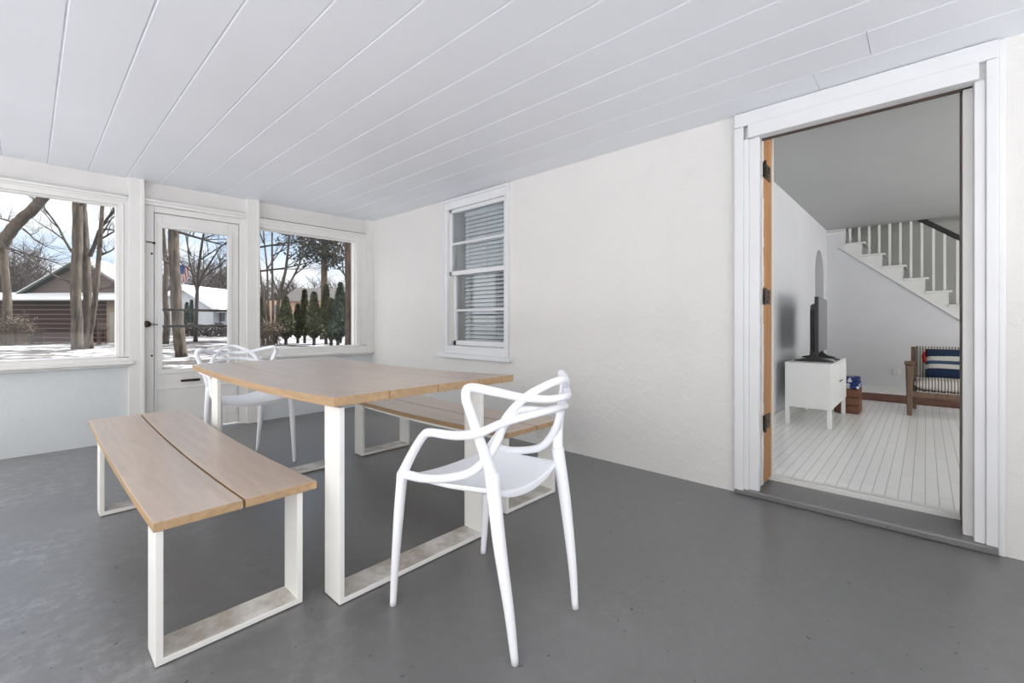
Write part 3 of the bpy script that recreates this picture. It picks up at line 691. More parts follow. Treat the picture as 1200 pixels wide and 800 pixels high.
# ------------------------------------------------------------------ chairs
def half(pts): return [Vector(p) for p in pts]
def mirror(pts): return [Vector((-p[0], p[1], p[2])) for p in pts]
def sym(pts):
    return list(pts) + [(-p[0], p[1], p[2]) for p in reversed(pts[:-1])]
ALPHA = [(-.235, .210, .492), (-.222, .08, .500), (-.203, -.055, .534), (-.188, -.125, .575), (-.173, -.182, .650), (-.158, -.214, .735), (-.115, -.255, .80), (-.055, -.298, .838), (0, -.315, .85)]
BETA = [(-.184, -.178, .56), (-.212, -.165, .645), (-.252, -.155, .755), (-.270, -.150, .812), (-.250, -.150, .838), (-.195, -.205, .824), (-.128, -.252, .804), (-.055, -.305, .794), (0, -.325, .797)]
GAMMA = [(-.235, .212, .492), (-.243, .14, .585), (-.250, .075, .654), (-.255, .03, .673), (-.257, -.09, .683), (-.238, -.172, .70), (-.172, -.22, .728), (-.075, -.275, .748), (0, -.295, .755)]
def make_chair(label, loc, rz):
    c = thing('dining_chair', label, 'chair', loc, rz, 'white moulded armchairs')
    def loop(n, pts, r):
        p = spline(sym(pts), 8); m = MB(); m.tube(p, lerp_list(r + list(reversed(r[:-1])), len(p)), 12); return m.build(n, M['white'], c, smooth=True)
    loop('back_loop', ALPHA, [.017, .015, .0145, .015, .0155, .0145, .0135, .013, .013])
    loop('back_loop', BETA, [.020, .017, .015, .0145, .0145, .014, .013, .0125, .0125])
    loop('arm_loop', GAMMA, [.019, .016, .0145, .0145, .0145, .014, .013, .0125, .0125])
    for s in (-1, 1):
        f = spline([(s * .240, .262, 0), (s * .240, .252, .12), (s * .238, .230, .34), (s * .235, .212, .496)], 6)
        m = MB(); m.tube(f, lerp_list([.0115, .014, .0185, .020], len(f)), 14); m.build('leg', M['white'], c, smooth=True)
        f = spline([(s * .172, -.263, 0), (s * .179, -.246, .15), (s * .187, -.212, .36), (s * .184, -.178, .565)], 6)
        m = MB(); m.tube(f, lerp_list([.0115, .0155, .021, .023], len(f)), 14); m.build('leg', M['white'], c, smooth=True)
    # seat shell
    NX, NY = 20, 22; m = MB(); top = []; bot = []
    for j in range(NY + 1):
        v = j / NY; Y = .222 - .395 * v
        w = .238 - .05 * v
        lift = .026 + .012 * v
        rt, rb = [], []
        for i in range(NX + 1):
            u = -1 + 2 * i / NX
            yy = Y + (.012 * (1 - u * u) if v < .15 else 0) - .02 * (1 - u * u) * max(0, v - .7)
            z = .456 + .03 * max(0, v - .55) + lift * abs(u) ** 2.2 - .006 * math.sin(v * math.pi) * (1 - u * u) + .004 * (1 - v)
            th = .017 + .012 * (1 - u * u) * v
            if v == 0: z -= .006
            rt.append(m.bm.verts.new((u * w, yy, z + .008))); rb.append(m.bm.verts.new((u * w * .98, yy, z + .008 - th)))
        top.append(rt); bot.append(rb)
    F = m.bm.faces.new
    for j in range(NY):
        for i in range(NX):
            F((top[j][i], top[j][i + 1], top[j + 1][i + 1], top[j + 1][i])); F((bot[j][i], bot[j + 1][i], bot[j + 1][i + 1], bot[j][i + 1]))
        F((top[j][0], top[j + 1][0], bot[j + 1][0], bot[j][0])); F((top[j][NX], bot[j][NX], bot[j + 1][NX], top[j + 1][NX]))
    for i in range(NX):
        F((top[0][i], bot[0][i], bot[0][i + 1], top[0][i + 1])); F((top[NY][i], top[NY][i + 1], bot[NY][i + 1], bot[NY][i]))
    m.build('seat', M['white'], c, smooth=True, bevel=.004)
    return c
ch = make_chair('white moulded armchair at the near end of the table', (1.163, 1.187, 0), R(2.9))
c2 = copy_tree(ch); c2.location = (1.095, 3.70, 0); c2.rotation_euler = (0, 0, R(182)); c2['label'] = 'white moulded armchair tucked in at the far table end by the porch door'

# ------------------------------------------------------------------ the garden outside
GZ = -.25
m = MB(); n = 40
for i in range(n):
    for j in range(n):
        x0, x1 = -60 + 200 * i / n, -60 + 200 * (i + 1) / n; y0, y1 = YF + .125 + 120 * j / n, YF + .125 + 120 * (j + 1) / n
        m.face([(x0, y0, GZ), (x1, y0, GZ), (x1, y1, GZ), (x0, y1, GZ)])
m2 = MB(); m2.face([(-60, -60, GZ), (XL - .12, -60, GZ), (XL - .12, YF + .125, GZ), (-60, YF + .125, GZ)]); m2.face([(XL - .12, -60, GZ), (140, -60, GZ), (140, YB - 2.3, GZ), (XL - .12, YB - 2.3, GZ)])  # unseen ground patch, added bright to throw light up to the ceiling
bmesh.ops.remove_doubles(m.bm, verts=m.bm.verts, dist=1e-3)
struct(m2.build('ground_lawn', M['bouncesnow']), 'unseen snow beside the porch, whitened to bounce light inside', 'ground')
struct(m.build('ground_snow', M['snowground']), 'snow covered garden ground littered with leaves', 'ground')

def branches(mb, p, d, L, r, depth, rnd, n=5, up=.25, spread=.7):
    """recursive bare branching; each segment is a bent tapered tube"""
    pts = [p]; rad = [r]; q = p.copy(); dd = d.copy(); k = 4
    for i in range(k):
        dd = (dd + Vector((rnd.uniform(-1, 1), rnd.uniform(-1, 1), rnd.uniform(-.6, 1) * up)) * .22).normalized()
        q = q + dd * L / k; pts.append(q.copy()); rad.append(r * (1 - .6 * (i + 1) / k))
    mb.tube(pts, rad, n, 1, False)
    if depth <= 0: return
    for i in range(1, k + 1):
        for _ in range(1 if i < k else 2):
            e = (dd + Vector((rnd.uniform(-1, 1), rnd.uniform(-1, 1), rnd.uniform(-.3, 1) * .7)) * spread).normalized()
            branches(mb, pts[i], e, L * rnd.uniform(.5, .72), rad[i] * .62, depth - 1, rnd, 4, up, spread)
def path_tree(name, label, stems, mat, twigs, seed, cat='tree', group='bare garden trees', twmat='twig', twL=1.6):
    """stems: list of (points, radii) given as world points; twigs: list of (point, dir, length, radius)"""
    rnd = random.Random(seed); base = Vector(stems[0][0][0]); base.z = GZ
    t = thing(name, label, cat, base, 0, group)
    for i, (pts, rad) in enumerate(stems):
        p = spline(pts, 5); p = [q + Vector((rnd.uniform(-1, 1), rnd.uniform(-1, 1), 0)) * rad[0] * .06 for q in p]
        mb = MB(); mb.tube(p, lerp_list(rad, len(p)), 12); bmesh.ops.translate(mb.bm, verts=mb.bm.verts, vec=-base); mb.build('trunk', mat, t, smooth=True)
    if twigs:
        mb = MB()
        for p, d, L, r, dep in twigs: branches(mb, Vector(p), Vector(d).normalized(), L, r, dep, rnd)
        bmesh.ops.translate(mb.bm, verts=mb.bm.verts, vec=-base); mb.build('branches', M[twmat], t)
    return t
RX = Vector((CS, -SN, 0)); FX = Vector((SN, CS, 0)); UP = Vector((0, 0, 1))
def dirv(r, u, f=0): return RX * r + UP * u + FX * f
# big leaning tree at the left
T = 25.0
path_tree('bare_tree', 'thick leaning tree at the left end of the left window', [
    ([far3(9, 404, T), far3(9, 370, T), far3(7, 330, T), far3(4, 300, T), far3(2, 286, T)], [0.238, 0.205, 0.178, 0.191, 0.238]),
    ([far3(0, 292, T), far3(10, 274, T), far3(24, 258, T), far3(40, 244, T), far3(58, 222, T), far3(80, 190, T)], [0.290, 0.277, 0.264, 0.251, 0.238, 0.198]),
    ([far3(3, 290, T), far3(-10, 260, T), far3(-20, 215, T), far3(-26, 160, T)], [0.198, 0.185, 0.165, 0.132])], M['bark'],
    [(far3(12, 291, T), dirv(1, -.35), 3.2, .05, 4), (far3(27, 268, T), dirv(.9, -.6), 2.6, .05, 4), (far3(20, 262, T), dirv(-1, .3), 3.0, .06, 3), (far3(45, 240, T), dirv(.4, .9), 3.0, .07, 3), (far3(4, 300, T), dirv(-1, .35), 2.5, .06, 3)], 11)
T = 21.0
path_tree('bare_tree', 'clump of three trunks in front of the brown garage', [
    ([far3(91, 410, T), far3(90, 370, T), far3(89, 330, T), far3(91, 280, T), far3(91, 236, T), far3(92, 180, T)], [0.238, 0.202, 0.187, 0.194, 0.180, 0.144]),
    ([far3(104, 408, T + .3), far3(103, 370, T + .5), far3(102, 320, T + .5), far3(99, 270, T + .6), far3(97, 236, T + .6), far3(96, 180, T)], [0.187, 0.158, 0.166, 0.158, 0.144, 0.115]),
    ([far3(101, 408, T - .3), far3(108, 375, T - .4), far3(113, 335, T - .4), far3(117, 285, T - .4), far3(120, 240, T - .4), far3(122, 200, T - .4)], [0.115, 0.115, 0.101, 0.086, 0.072, 0.058])], M['barkgrey'],
    [(far3(84, 295, T), dirv(-.5, .9), 2.4, .06, 3), (far3(84, 332, T), dirv(-.95, .5), 3.2, .05, 4), (far3(105, 300, T), dirv(.4, .9), 2.5, .10, 2), (far3(118, 268, T), dirv(1, -.1), 1.0, .05, 3), (far3(116, 300, T), dirv(1, .3), 1.0, .06, 4), (far3(112, 340, T), dirv(1, .2), .8, .04, 3), (far3(95, 240, T), dirv(.7, .6), 2.0, .05, 3), (far3(118, 280, T), dirv(.8, .5), 1.2, .05, 3), (far3(104, 395, T), dirv(.5, .9), 1.2, .03, 2)], 12)
T = 16.5
path_tree('bare_tree', 'stout leaning tree seen through the porch door glass', [
    ([far3(213, 418, T), far3(209, 385, T), far3(206, 340, T), far3(204, 300, T), far3(203, 262, T), far3(203, 200, T)], [0.197, 0.185, 0.168, 0.168, 0.168, 0.143])], M['barkgrey'],
    [(far3(210, 272, T), dirv(1, -.25), 2.4, .05, 4), (far3(200, 310, T), dirv(-.8, .3), .8, .05, 3), (far3(200, 262, T), dirv(-.5, .6), 2.0, .05, 3), (far3(208, 262, T), dirv(.7, .7), 2.0, .05, 3)], 13)
T = 29.
path_tree('bare_tree', 'slender forked tree behind the stout tree in the door glass', [
    ([far3(229, 401, T), far3(230, 375, T), far3(231, 345, T), far3(233, 315, T), far3(236, 290, T), far3(241, 262, T)], [.13, .11, .10, .09, .07, .05]),
    ([far3(231, 342, T), far3(227, 325, T), far3(222, 305, T), far3(219, 280, T)], [.08, .07, .05, .03]), ([far3(231, 340, T), far3(238, 322, T), far3(248, 305, T), far3(258, 290, T)], [.08, .07, .05, .03])], M['twig'],
    [(far3(234, 305, T), dirv(.8, .6), 2.6, .05, 4), (far3(232, 330, T), dirv(1, .5), 2.6, .05, 4), (far3(232, 325, T), dirv(-1, .6), 2.4, .05, 4), (far3(238, 280, T), dirv(.8, .4), 2.6, .05, 4), (far3(224, 300, T), dirv(-.3, .9), 2.4, .05, 4)], 14)
T = 26.
path_tree('bare_tree', 'thin crooked tree at the left edge of the door glass', [
    ([far3(193, 403, T), far3(196, 375, T), far3(193, 345, T), far3(195, 315, T), far3(192, 280, T), far3(190, 240, T)], [.2, .15, .14, .13, .1, .06])], M['barkgrey'],
    [(far3(195, 330, T), dirv(-.6, .6), 2.5, .06, 4), (far3(193, 310, T), dirv(.6, .7), 2.2, .05, 4), (far3(193, 290, T), dirv(-.3, .9), 2.5, .05, 4)], 15)
T = 25.
stems = []
for (pb, top, r) in ((315, [(309, 350), (304, 310), (303, 270), (302, 230)], .065), (318, [(314, 350), (313, 315), (309, 275), (306, 230)], .06), (320, [(320, 350), (319, 310), (319, 270), (320, 230)], .07), (322, [(327, 350), (334, 320), (338, 290), (341, 250)], .10), (323, [(333, 345), (345, 322), (354, 300), (358, 270)], .07)):
    stems.append(([far3(pb, 402, T), far3((pb + top[0][0]) / 2, 378, T)] + [far3(a, b_, T) for a, b_ in top], [r, r, r * .9, r * .75, r * .6, r * .4]))
path_tree('bare_tree', 'bare tree of many thin stems at the left of the corner window', stems, M['barkgrey'],
    [(far3(303, 318, T), dirv(1, .15), 3.0, .06, 4), (far3(303, 290, T), dirv(1, .15), 2.8, .06, 4), (far3(313, 315, T), dirv(.5, .8), 2.0, .04, 4), (far3(319, 300, T), dirv(.8, .5), 2.0, .04, 4), (far3(336, 305, T), dirv(.6, .6), 2.0, .04, 4), (far3(345, 322, T), dirv(.9, .5), 2.2, .04, 4), (far3(309, 285, T), dirv(-.3, .8), 2.0, .04, 4), (far3(327, 345, T), dirv(-.3, .8), 1.6, .03, 3)], 16)
# evergreen foliage made of many small sprays
def flakes(mb, pts, size, rnd, drop=0.0):
    for p in pts:
        a = Vector((rnd.gauss(0, 1), rnd.gauss(0, 1), rnd.gauss(0, 1))).normalized(); b_ = a.cross(Vector((rnd.gauss(0, 1), rnd.gauss(0, 1), rnd.gauss(0, 1)))).normalized()
        s = size * rnd.uniform(.6, 1.3); a = a + UP * drop
        mb.face([p - a * s, p + b_ * s * .45, p + a * s, p - b_ * s * .45])
def evergreen(px, ytop, ybase, wpx, T, mat, seed, label, skirt=.08):
    rnd = random.Random(seed); b_ = far3(px, 377, T); b_.z = GZ; top = far3(px, ytop, T).z; H = top - GZ; W = wpx * T / 524 / 2 * .86
    t = thing('arborvitae', label, 'evergreen', b_, 0, 'evergreens along the garden edge'); pts = []
    N = int(900 + 500 * H)
    for _ in range(N):
        f = rnd.random() ** .85; z = H * (skirt + (1 - skirt) * f)
        prof = math.sin(min(1, f / .22) * math.pi / 2) * (1 - f) ** .72 * 1.12
        lump = 1 + .32 * noise.noise(Vector((px * .3 + rnd.uniform(-.1, .1), z * 1.3, seed)))
        a = rnd.uniform(0, 2 * math.pi); lump *= 1 + .3 * noise.noise(Vector((math.cos(a) * 1.3, math.sin(a) * 1.3, z * 1.6 + seed)))
        r = W * prof * lump * rnd.uniform(.55, 1.0) ** .5
        pts.append(Vector((math.cos(a) * r, math.sin(a) * r, z)))
    mb = MB(); flakes(mb, pts, .14, rnd); mb.build('foliage', mat, t)
    mb = MB(); mb.tube([(0, 0, 0), (0, 0, H * .5), (.02, 0, H * .9)], [.09, .06, .02], 7); mb.build('trunk', M['twig'], t)
ev = [(308, 350, 27, 22, 25.5, 'arbor', 'short dark evergreen at the left post of the corner window'),
      (335, 348, 0, 22, 25, 'arbor', 'pointed evergreen just right of the many stemmed tree'),
      (349, 357, 0, 13, 27, 'arbor', 'low evergreen left of the paired pointed evergreens'),
      (357, 340, 0, 14, 27, 'arbor', 'slim left one of the paired pointed evergreens'),
      (368, 343, 0, 25, 24.5, 'arbor', 'broad right one of the paired pointed evergreens'),
      (382, 334, 0, 17, 26, 'arbor', 'tall narrow evergreen in front of the pine trunk'),
      (388, 351, 0, 18, 24, 'arbor', 'low rounded evergreen right of the pine trunk'),
      (396, 349, 0, 24, 23.5, 'arborblue', 'blue green bushy evergreen right of the pine trunk'),
      (399, 332, 0, 24, 27, 'arborblue', 'hazy tall evergreen behind the blue green one'),
      (409, 338, 0, 22, 24.5, 'arborblue', 'dark evergreen against the right edge of the corner window')]
for k, (px, yt, _, w, T, mk, lab) in enumerate(ev): evergreen(px, yt, 0, w, T, M[mk], 40 + k, lab, .14)
# tall pine with hanging foliage
T = 33.; rnd = random.Random(77); b_ = far3(380, 377, T); b_.z = GZ
pn = thing('pine_tree', 'tall pine with a pale trunk and hanging dark needles', 'tree', b_, 0)
p = spline([far3(379, 400, T), far3(380, 350, T), far3(380, 310, T), far3(381, 270, T), far3(382, 220, T)], 5); mb = MB(); mb.tube(p, lerp_list([.26, .24, .21, .2, .16], len(p)), 10); bmesh.ops.translate(mb.bm, verts=mb.bm.verts, vec=-b_); mb.build('trunk', M['bark'], pn, smooth=True)
mb = MB(); fl = MB(); pts = []
for (a, b2_, c, d) in ((381, 285, 335, 275), (381, 290, 348, 300), (381, 278, 395, 268), (380, 292, 358, 288), (381, 300, 392, 302), (381, 270, 345, 262), (381, 312, 400, 292), (381, 280, 405, 276), (381, 275, 365, 270), (381, 283, 398, 285), (381, 279, 372, 290), (381, 262, 360, 255), (381, 262, 400, 255)):
    for dep in (-1.2, 0, 1.2):
        e0, e1 = far3(a, b2_, T), far3(c, d, T + dep); mb.tube([e0, (e0 + e1) / 2 + UP * .3, e1], [.07, .05, .02], 5)
        for _ in range(70):
            f = rnd.uniform(.3, 1.02); q = e0.lerp(e1, f); q = q + Vector((rnd.gauss(0, .45), rnd.gauss(0, .45), -abs(rnd.gauss(0, .55)) + .25)); pts.append(q)
flakes(fl, pts, .15, rnd)
for x_, nm, mt in ((mb, 'branches', 'barkgrey'), (fl, 'foliage', 'pine')):
    bmesh.ops.translate(x_.bm, verts=x_.bm.verts, vec=-b_); x_.build(nm, M[mt], pn)
T = 22.
path_tree('bare_tree', 'dark reddish trunk at the right edge of the corner window', [([far3(409, 407, T), far3(409, 350, T), far3(408, 300, T), far3(407, 255, T)], [.2, .18, .17, .16])], M['barkred'],
    [(far3(410, 330, T), dirv(-.5, .7), 2.0, .05, 3), (far3(409, 300, T), dirv(-.8, -.3), 1.2, .06, 3)], 18)
# low shrubs of thin stems
def shrub(px, py, T, w, h, n, mat, label, seed, leaf=None):
    rnd = random.Random(seed); b_ = far3(px, 377, T); b_.z = GZ; t = thing('shrub', label, 'shrub', b_, 0, 'low winter shrubs'); mb = MB(); pts = []
    for _ in range(n):
        a = rnd.uniform(0, 6.28); r0 = rnd.uniform(0, .75) * w; r1 = rnd.uniform(.25, 1) * w
        e = Vector((math.cos(a) * r1, math.sin(a) * r1, h * rnd.uniform(.55, 1))); mid = Vector((math.cos(a) * (r0 + r1) * .42, math.sin(a) * (r0 + r1) * .42, h * .5))
        mb.tube([Vector((math.cos(a) * r0, math.sin(a) * r0, 0)), mid, e], [.008, .007, .004], 4, 1, False); pts += [e + Vector((rnd.gauss(0, .12), rnd.gauss(0, .12), rnd.gauss(0, .12))) for _ in range(8)]
        for q in range(2): mb.tube([mid, mid + Vector((rnd.uniform(-.4, .4), rnd.uniform(-.4, .4), rnd.uniform(.2, .6))) * h * .6], [.01, .004], 4, 1, False)
    mb.build('stems', mat, t)
    if leaf: m2 = MB(); flakes(m2, pts, .06, rnd); m2.build('leaves', leaf, t)
shrub(14, 0, 24.6, .95, 1.5, 150, M['twigtan'], 'dense tan shrub around the foot of the leaning tree', 61, M['tan_leaf'])
shrub(37, 0, 26, .75, 1.2, 60, M['twigtan'], 'thin tan shrub against the brown garage wall', 62)
shrub(119, 0, 25.5, .35, 1.6, 25, M['twigtan'], 'upright thin shrub at the right corner of the garage', 63)
shrub(317, 0, 24, .75, 1.15, 120, M['twigtan'], 'rounded tan shrub at the left of the corner window', 64, M['tan_leaf'])

# garage: faces the porch, gable to the front, snow on the lean-to roof
def house_frame(px, T, rot=0):
    o = far3(px, 377, T); o.z = GZ; return o
T = 28.; sc = T / 524
gb = thing('garage', 'brown sided garage with taupe gable and snowy lean-to roof', 'garage', house_frame(66, T)); gb.rotation_euler = (0, 0, math.atan2(RX.y, RX.x))
def gx(px): return (px - 66) * sc
def gz(py): return (CAM_H - GZ) + (377 - py) * sc
D = 2.4
m = MB(); m.box(gx(-40), gx(124.5), 0, D, 0, gz(352)); m.build('wall', M['brownsiding'], gb)
m = MB(); m.box(gx(124.5), gx(149), .02, D, 0, gz(353)); w_ = m.build('wall', M['tanwall'], gb)
m = MB(); m.box(gx(128.5), gx(146), -.02, .04, 0, gz(366)); m.build('garage_door', M['paleDoor'], gb, bevel=.02)
gpts = [(gx(5), gz(347)), (gx(82), gz(303)), (gx(149), gz(345))]
m = MB(); m.prism([(gx(5), gz(352)), *gpts, (gx(149), gz(352))], lambda u, v: (u, 1.0, v), lambda u, v: (u, D, v)); m.build('gable_wall', M['greysiding'], gb)
m = MB(); m.prism([(-.7, gz(353.5)), (-.7, gz(351)), (1.0, gz(343)), (1.0, gz(346))], lambda u, v: (gx(-42), u, v), lambda u, v: (gx(151), u, v)); l_ = m.build('lean_to_roof', M['shingle'], gb)
m = MB(); m.prism([(-.72, gz(352.5)), (-.72, gz(349.5)), (1.0, gz(341.5)), (1.0, gz(344))], lambda u, v: (gx(-41), u, v), lambda u, v: (gx(150.5), u, v)); m.build('snow_layer', M['snow'], l_, bevel=.05)
for s, (a, b2_) in enumerate(((gpts[0], gpts[1]), (gpts[2], gpts[1]))):
    A, B = Vector((a[0], 0, a[1])), Vector((b2_[0], 0, b2_[1])); ex = A + (A - B) * .06; nrm = Vector((-(B - A).z, 0, (B - A).x)).normalized(); nrm = nrm if nrm.z > 0 else -nrm
    def q(p, y, k): return Vector((p.x, y, p.z)) + nrm * k
    for nm, mt, k0, k1, y0, par in (('roof', 'greendark' if s == 0 else 'slate', .0, .13, .55, gb), ('snow_layer', 'snow', .135, .20, .60, None))[:2 - s]:
        m = MB(); vs = [q(ex, y0, k0), q(B, y0, k0), q(B, y0, k1), q(ex, y0, k1)]; ve = [Vector((v.x, D + .4, v.z)) for v in vs]
        a4 = [m.bm.verts.new(v) for v in vs]; b4 = [m.bm.verts.new(v) for v in ve]; m.bm.faces.new(a4); m.bm.faces.new(list(reversed(b4)))
        for i in range(4): m.bm.faces.new((a4[i], b4[i], b4[(i + 1) % 4], a4[(i + 1) % 4]))
        o_ = m.build(nm, M[mt], par or ro_); ro_ = o_ if par else ro_
# white neighbour house behind the door glass
T = 45.; sc2 = T / 524
hb = thing('neighbour_house', 'white house with snowy gable roof seen through the porch door', 'house', house_frame(246, T)); hb.rotation_euler = (0, 0, math.atan2(RX.y, RX.x))
def hx_(px): return (px - 246) * sc2
def hz_(py): return (CAM_H - GZ) + (377 - py) * sc2
pk = [(hx_(190), hz_(351)), (hx_(217), hz_(337)), (hx_(250), hz_(361)), (hx_(250), 0), (hx_(190), 0)]
m = MB(); m.prism(pk, lambda u, v: (u, 0, v), lambda u, v: (u, 6, v)); m.build('gable_wall', M['whitesiding'], hb)
m = MB(); m.prism([(hx_(215), hz_(339)), (hx_(216), hz_(333.5)), (hx_(262), hz_(363)), (hx_(258), hz_(366))], lambda u, v: (u, -.4, v), lambda u, v: (u, 6.5, v)); m.build('roof', M['snow'], hb)
m = MB(); m.prism([(hx_(217), hz_(339)), (hx_(216), hz_(333.5)), (hx_(185), hz_(350)), (hx_(185), hz_(355))], lambda u, v: (u, -.4, v), lambda u, v: (u, 6.5, v)); m.build('roof', M['snow'], hb)
m = MB(); m.box(hx_(248), hx_(264), 1, 7, 0, hz_(362)); m.build('wing_wall', M['whitesiding'], hb)
m = MB(); m.prism([(.5, hz_(363)), (.5, hz_(361)), (4, hz_(345)), (7.5, hz_(361)), (7.5, hz_(363))], lambda u, v: (hx_(238), u, v), lambda u, v: (hx_(268), u, v)); m.build('wing_roof', M['snow'], hb)
m = MB(); m.box(hx_(252), hx_(256), .9, 1.05, hz_(376), hz_(365.5)); m.build('window', M['windowdark'], hb)
m = MB(); m.box(hx_(259.5), hx_(263), .9, 1.05, hz_(376), hz_(366)); m.build('window', M['windowdark'], hb)
m = MB(); m.box(hx_(249), hx_(251.5), .92, 1.02, hz_(377), hz_(365)); m.build('shutter', M['steelgrey'], hb)
m = MB(); rnd = random.Random(9); pts = []
b_ = far3(247, 377, 39); b_.z = GZ
hd = thing('clipped_hedge', 'low snow dusted hedge in front of the white house', 'hedge', b_); 
for _ in range(2600):
    u = rnd.uniform(-2.8, 2.8); pts.append(RX * u + FX * rnd.uniform(-.5, .5) + UP * (rnd.random() * (1.05 + .15 * math.sin(u * 3))))
flakes(m, pts, .1, rnd); m.build('twigs', M['haze'], hd)
evergreen(219, 355, 0, 8, 40, M['arborblue'], 91, 'small evergreen before the gable of the white house', .05)
evergreen(224.5, 352, 0, 7, 41, M['arborblue'], 92, 'slim evergreen beside the gable of the white house', .05)
# tan brick house behind the evergreens
T = 62.; sc3 = T / 524
ob = thing('neighbour_house', 'orange brick house far behind the evergreens', 'house', house_frame(335, T)); ob.rotation_euler = (0, 0, math.atan2(RX.y, RX.x))
def ox(px): return (px - 335) * sc3
def oz(py): return (CAM_H - GZ) + (377 - py) * sc3
m = MB(); m.box(ox(312), ox(395), 0, 8, 0, oz(352)); m.build('wall', M['orangewall'], ob)
m = MB(); m.prism([(-.6, oz(353)), (4, oz(335)), (8.6, oz(353))], lambda u, v: (ox(330), u, v), lambda u, v: (ox(402), u, v)); m.build('roof', M['shingle'], ob)
m = MB(); m.box(ox(322), ox(328), -.05, .05, oz(368), oz(357)); m.build('window', M['windowdark'], ob)
# flag on a pole
b_ = far3(214, 377, 37.5); b_.z = GZ
fl = thing('garden_flag', 'small striped flag on a pole right of the stout tree', 'flag', b_); fl.rotation_euler = (0, 0, math.atan2(FX.y, FX.x))
m = MB(); m.tube([(0, .32, 0), (0, .36, 6.2)], [.035, .025], 8); m.build('pole', M['paleDoor'], fl)
m = MB(); grid = []
for i in range(13):
    row = []
    for j in range(15):
        u, v = i / 12, j / 14; row.append(m.bm.verts.new((.07 * math.sin(u * 9 + v * 2), .70 * u - .2 * v - .35, 1.35 * v - .25 * (1 - u))))
    grid.append(row)
for i in range(12):
    for j in range(14): m.bm.faces.new((grid[i][j], grid[i + 1][j], grid[i + 1][j + 1], grid[i][j + 1]))
f_ = m.build('flag_cloth', M['flag'], fl, smooth=True); f_.location = (0, 0, 4.75); sm = f_.modifiers.new('solid', 'SOLIDIFY'); sm.thickness = .006
# wooded hills and the haze of bare trees in the distance
m = MB(); cols = []
for i in range(121):
    px = -160 + 900 * i / 120; row = []
    hpx = 30 + 12 * noise.noise(Vector((px * .012, 0, 3))) + 6 * noise.noise(Vector((px * .05, 2, 3)))
    if 235 < px < 300: hpx += 36 * math.sin((px - 235) / 65 * math.pi) ** .5
    if px < 45: hpx += 18
    for k in range(7):
        f = k / 6; q = far3(px, 377, 85 + 45 * f); q.z = GZ + (hpx * 130 / 524) * math.sin(f * math.pi / 2) + (noise.noise(Vector((px * .2, f * 5, 1))) * .9 if k else 0); row.append(m.bm.verts.new(q))
    cols.append(row)
for a, b_ in zip(cols, cols[1:]):
    for k in range(6): m.bm.faces.new((a[k], b_[k], b_[k + 1], a[k + 1]))
struct(m.build('ground_hill', M['hill'], smooth=True), 'distant wooded hillside beyond the gardens', 'hill')
m = MB(); rnd = random.Random(21)
for _ in range(420):
    px = rnd.uniform(-60, 460); T = rnd.uniform(74, 84) if 290 < px < 430 else rnd.uniform(58, 84); p = far3(px, 377, T); p.z = GZ; H = rnd.uniform(4, 9.5) * (1.35 if 225 < px < 300 or px < 60 else 1)
    m.tube([p, p + UP * H * .5, p + UP * H * .9], [.16, .11, .04], 4, 1, False)
    for q in range(26):
        s0 = p + UP * H * rnd.uniform(.3, .85); d = Vector((rnd.uniform(-1, 1), rnd.uniform(-1, 1), rnd.uniform(.2, 1.2))).normalized() * H * rnd.uniform(.15, .38); m.tube([s0, s0 + d * .5 + UP * .2, s0 + d], [.05, .035, .015], 3, 1, False)
        for z_ in range(2): m.tube([s0 + d * .5, s0 + d * .5 + Vector((rnd.uniform(-1, 1), rnd.uniform(-1, 1), rnd.uniform(0, 1.1))) * H * .13], [.028, .012], 3, 1, False)
o = m.build('distant_trees', M['haze']); tag(o, 'haze of bare grey brown trees on the far side of the gardens', 'trees', None, 'stuff')

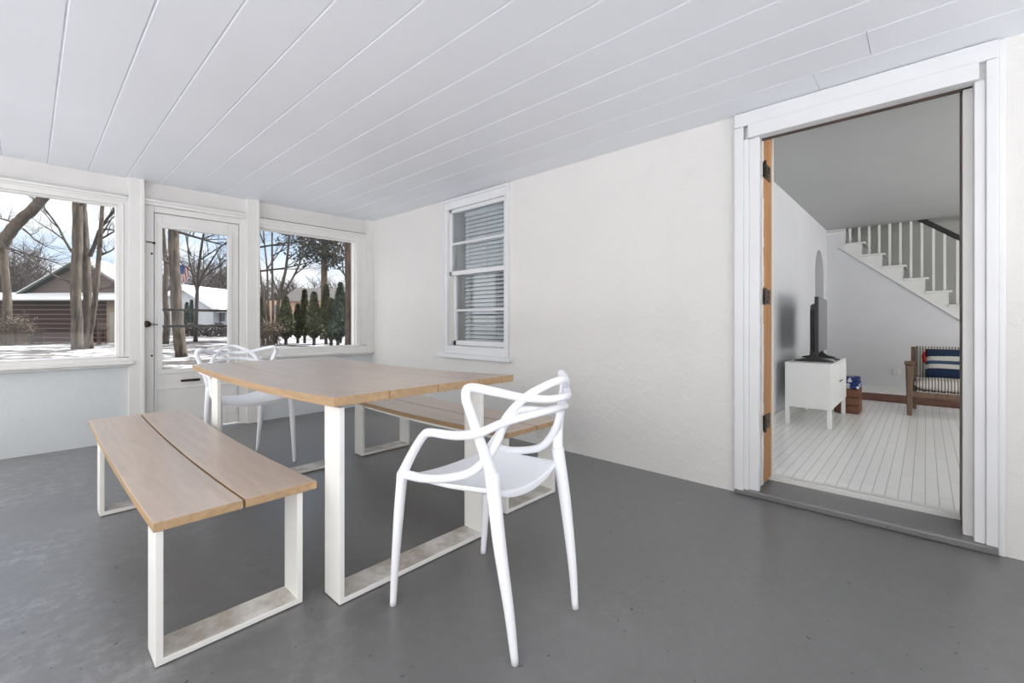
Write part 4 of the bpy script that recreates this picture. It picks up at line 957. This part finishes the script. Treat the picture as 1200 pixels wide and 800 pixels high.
# ------------------------------------------------------------------ daylight
w = bpy.data.worlds.new('winter sky'); bpy.context.scene.world = w; w.use_nodes = True; nt = w.node_tree; bg = nt.nodes['Background']
tc = nt.nodes.new('ShaderNodeTexCoord'); sx = nt.nodes.new('ShaderNodeSeparateXYZ'); lnk(nt, tc.outputs['Generated'], sx.inputs[0])
mp = nt.nodes.new('ShaderNodeMapping'); mp.inputs['Scale'].default_value = (1, 1, 2.6); lnk(nt, tc.outputs['Generated'], mp.inputs['Vector'])
cl = noise_n(nt, mp.outputs['Vector'], 3.4, 7, .58, .25)
blue = ramp(nt, sx.outputs['Z'], [(0, (.66, .76, .88)), (.35, (.40, .58, .86)), (1, (.22, .38, .70))])
skyc = mixc(nt, ramp(nt, cl, [(.44, (0, 0, 0)), (.58, (1, 1, 1))]), blue, (.86, .88, .91))
dt = nt.nodes.new('ShaderNodeVectorMath'); dt.operation = 'DOT_PRODUCT'; lnk(nt, tc.outputs['Generated'], dt.inputs[0]); dt.inputs[1].default_value = Vector((-.80, -.42, .42)).normalized()
glow = ramp(nt, dt.outputs['Value'], [(.0, (1, 1, 1)), (.5, (1.6, 1.6, 1.6)), (1, (2.6, 2.6, 2.6))])
thick = mixc(nt, ramp(nt, dt.outputs['Value'], [(.05, (0, 0, 0)), (.5, (1, 1, 1))]), skyc, (.90, .875, .85))
fin = mixc(nt, 1.0, thick, glow, 'MULTIPLY')
lnk(nt, fin, bg.inputs['Color']); bg.inputs['Strength'].default_value = 1.0

sun = bpy.data.lights.new('winter_sun', 'SUN'); sun.energy = 12.5; sun.angle = R(3); sun.color = (1, .955, .90)
so = bpy.data.objects.new('winter_sun', sun); C.objects.link(so); so.location = (20, 0, 25)
so.rotation_euler = Vector((.66, .02, .75)).to_track_quat('Z', 'Y').to_euler()
# ------------------------------------------------------------------ camera
cam = bpy.data.cameras.new('camera'); co = bpy.data.objects.new('camera', cam); C.objects.link(co)
co.location = (0, 0, CAM_H); co.rotation_euler = (R(90), 0, -YAW)
cam.sensor_width = 36; cam.lens = 36 * 524 / 1200; cam.shift_y = -(400 - 377) / 1200; cam.clip_start = .02; cam.clip_end = 500
sc_ = bpy.context.scene; sc_.camera = co
sc_.view_settings.view_transform = 'Standard'; sc_.view_settings.look = 'None'; sc_.view_settings.gamma = 1; sc_.view_settings.use_curve_mapping = False
sc_.view_settings.exposure = 0.42
sc_.cycles.max_bounces = 14; sc_.cycles.diffuse_bounces = 8; sc_.cycles.transparent_max_bounces = 16; sc_.cycles.use_denoising = True; sc_.cycles.sample_clamp_indirect = 6
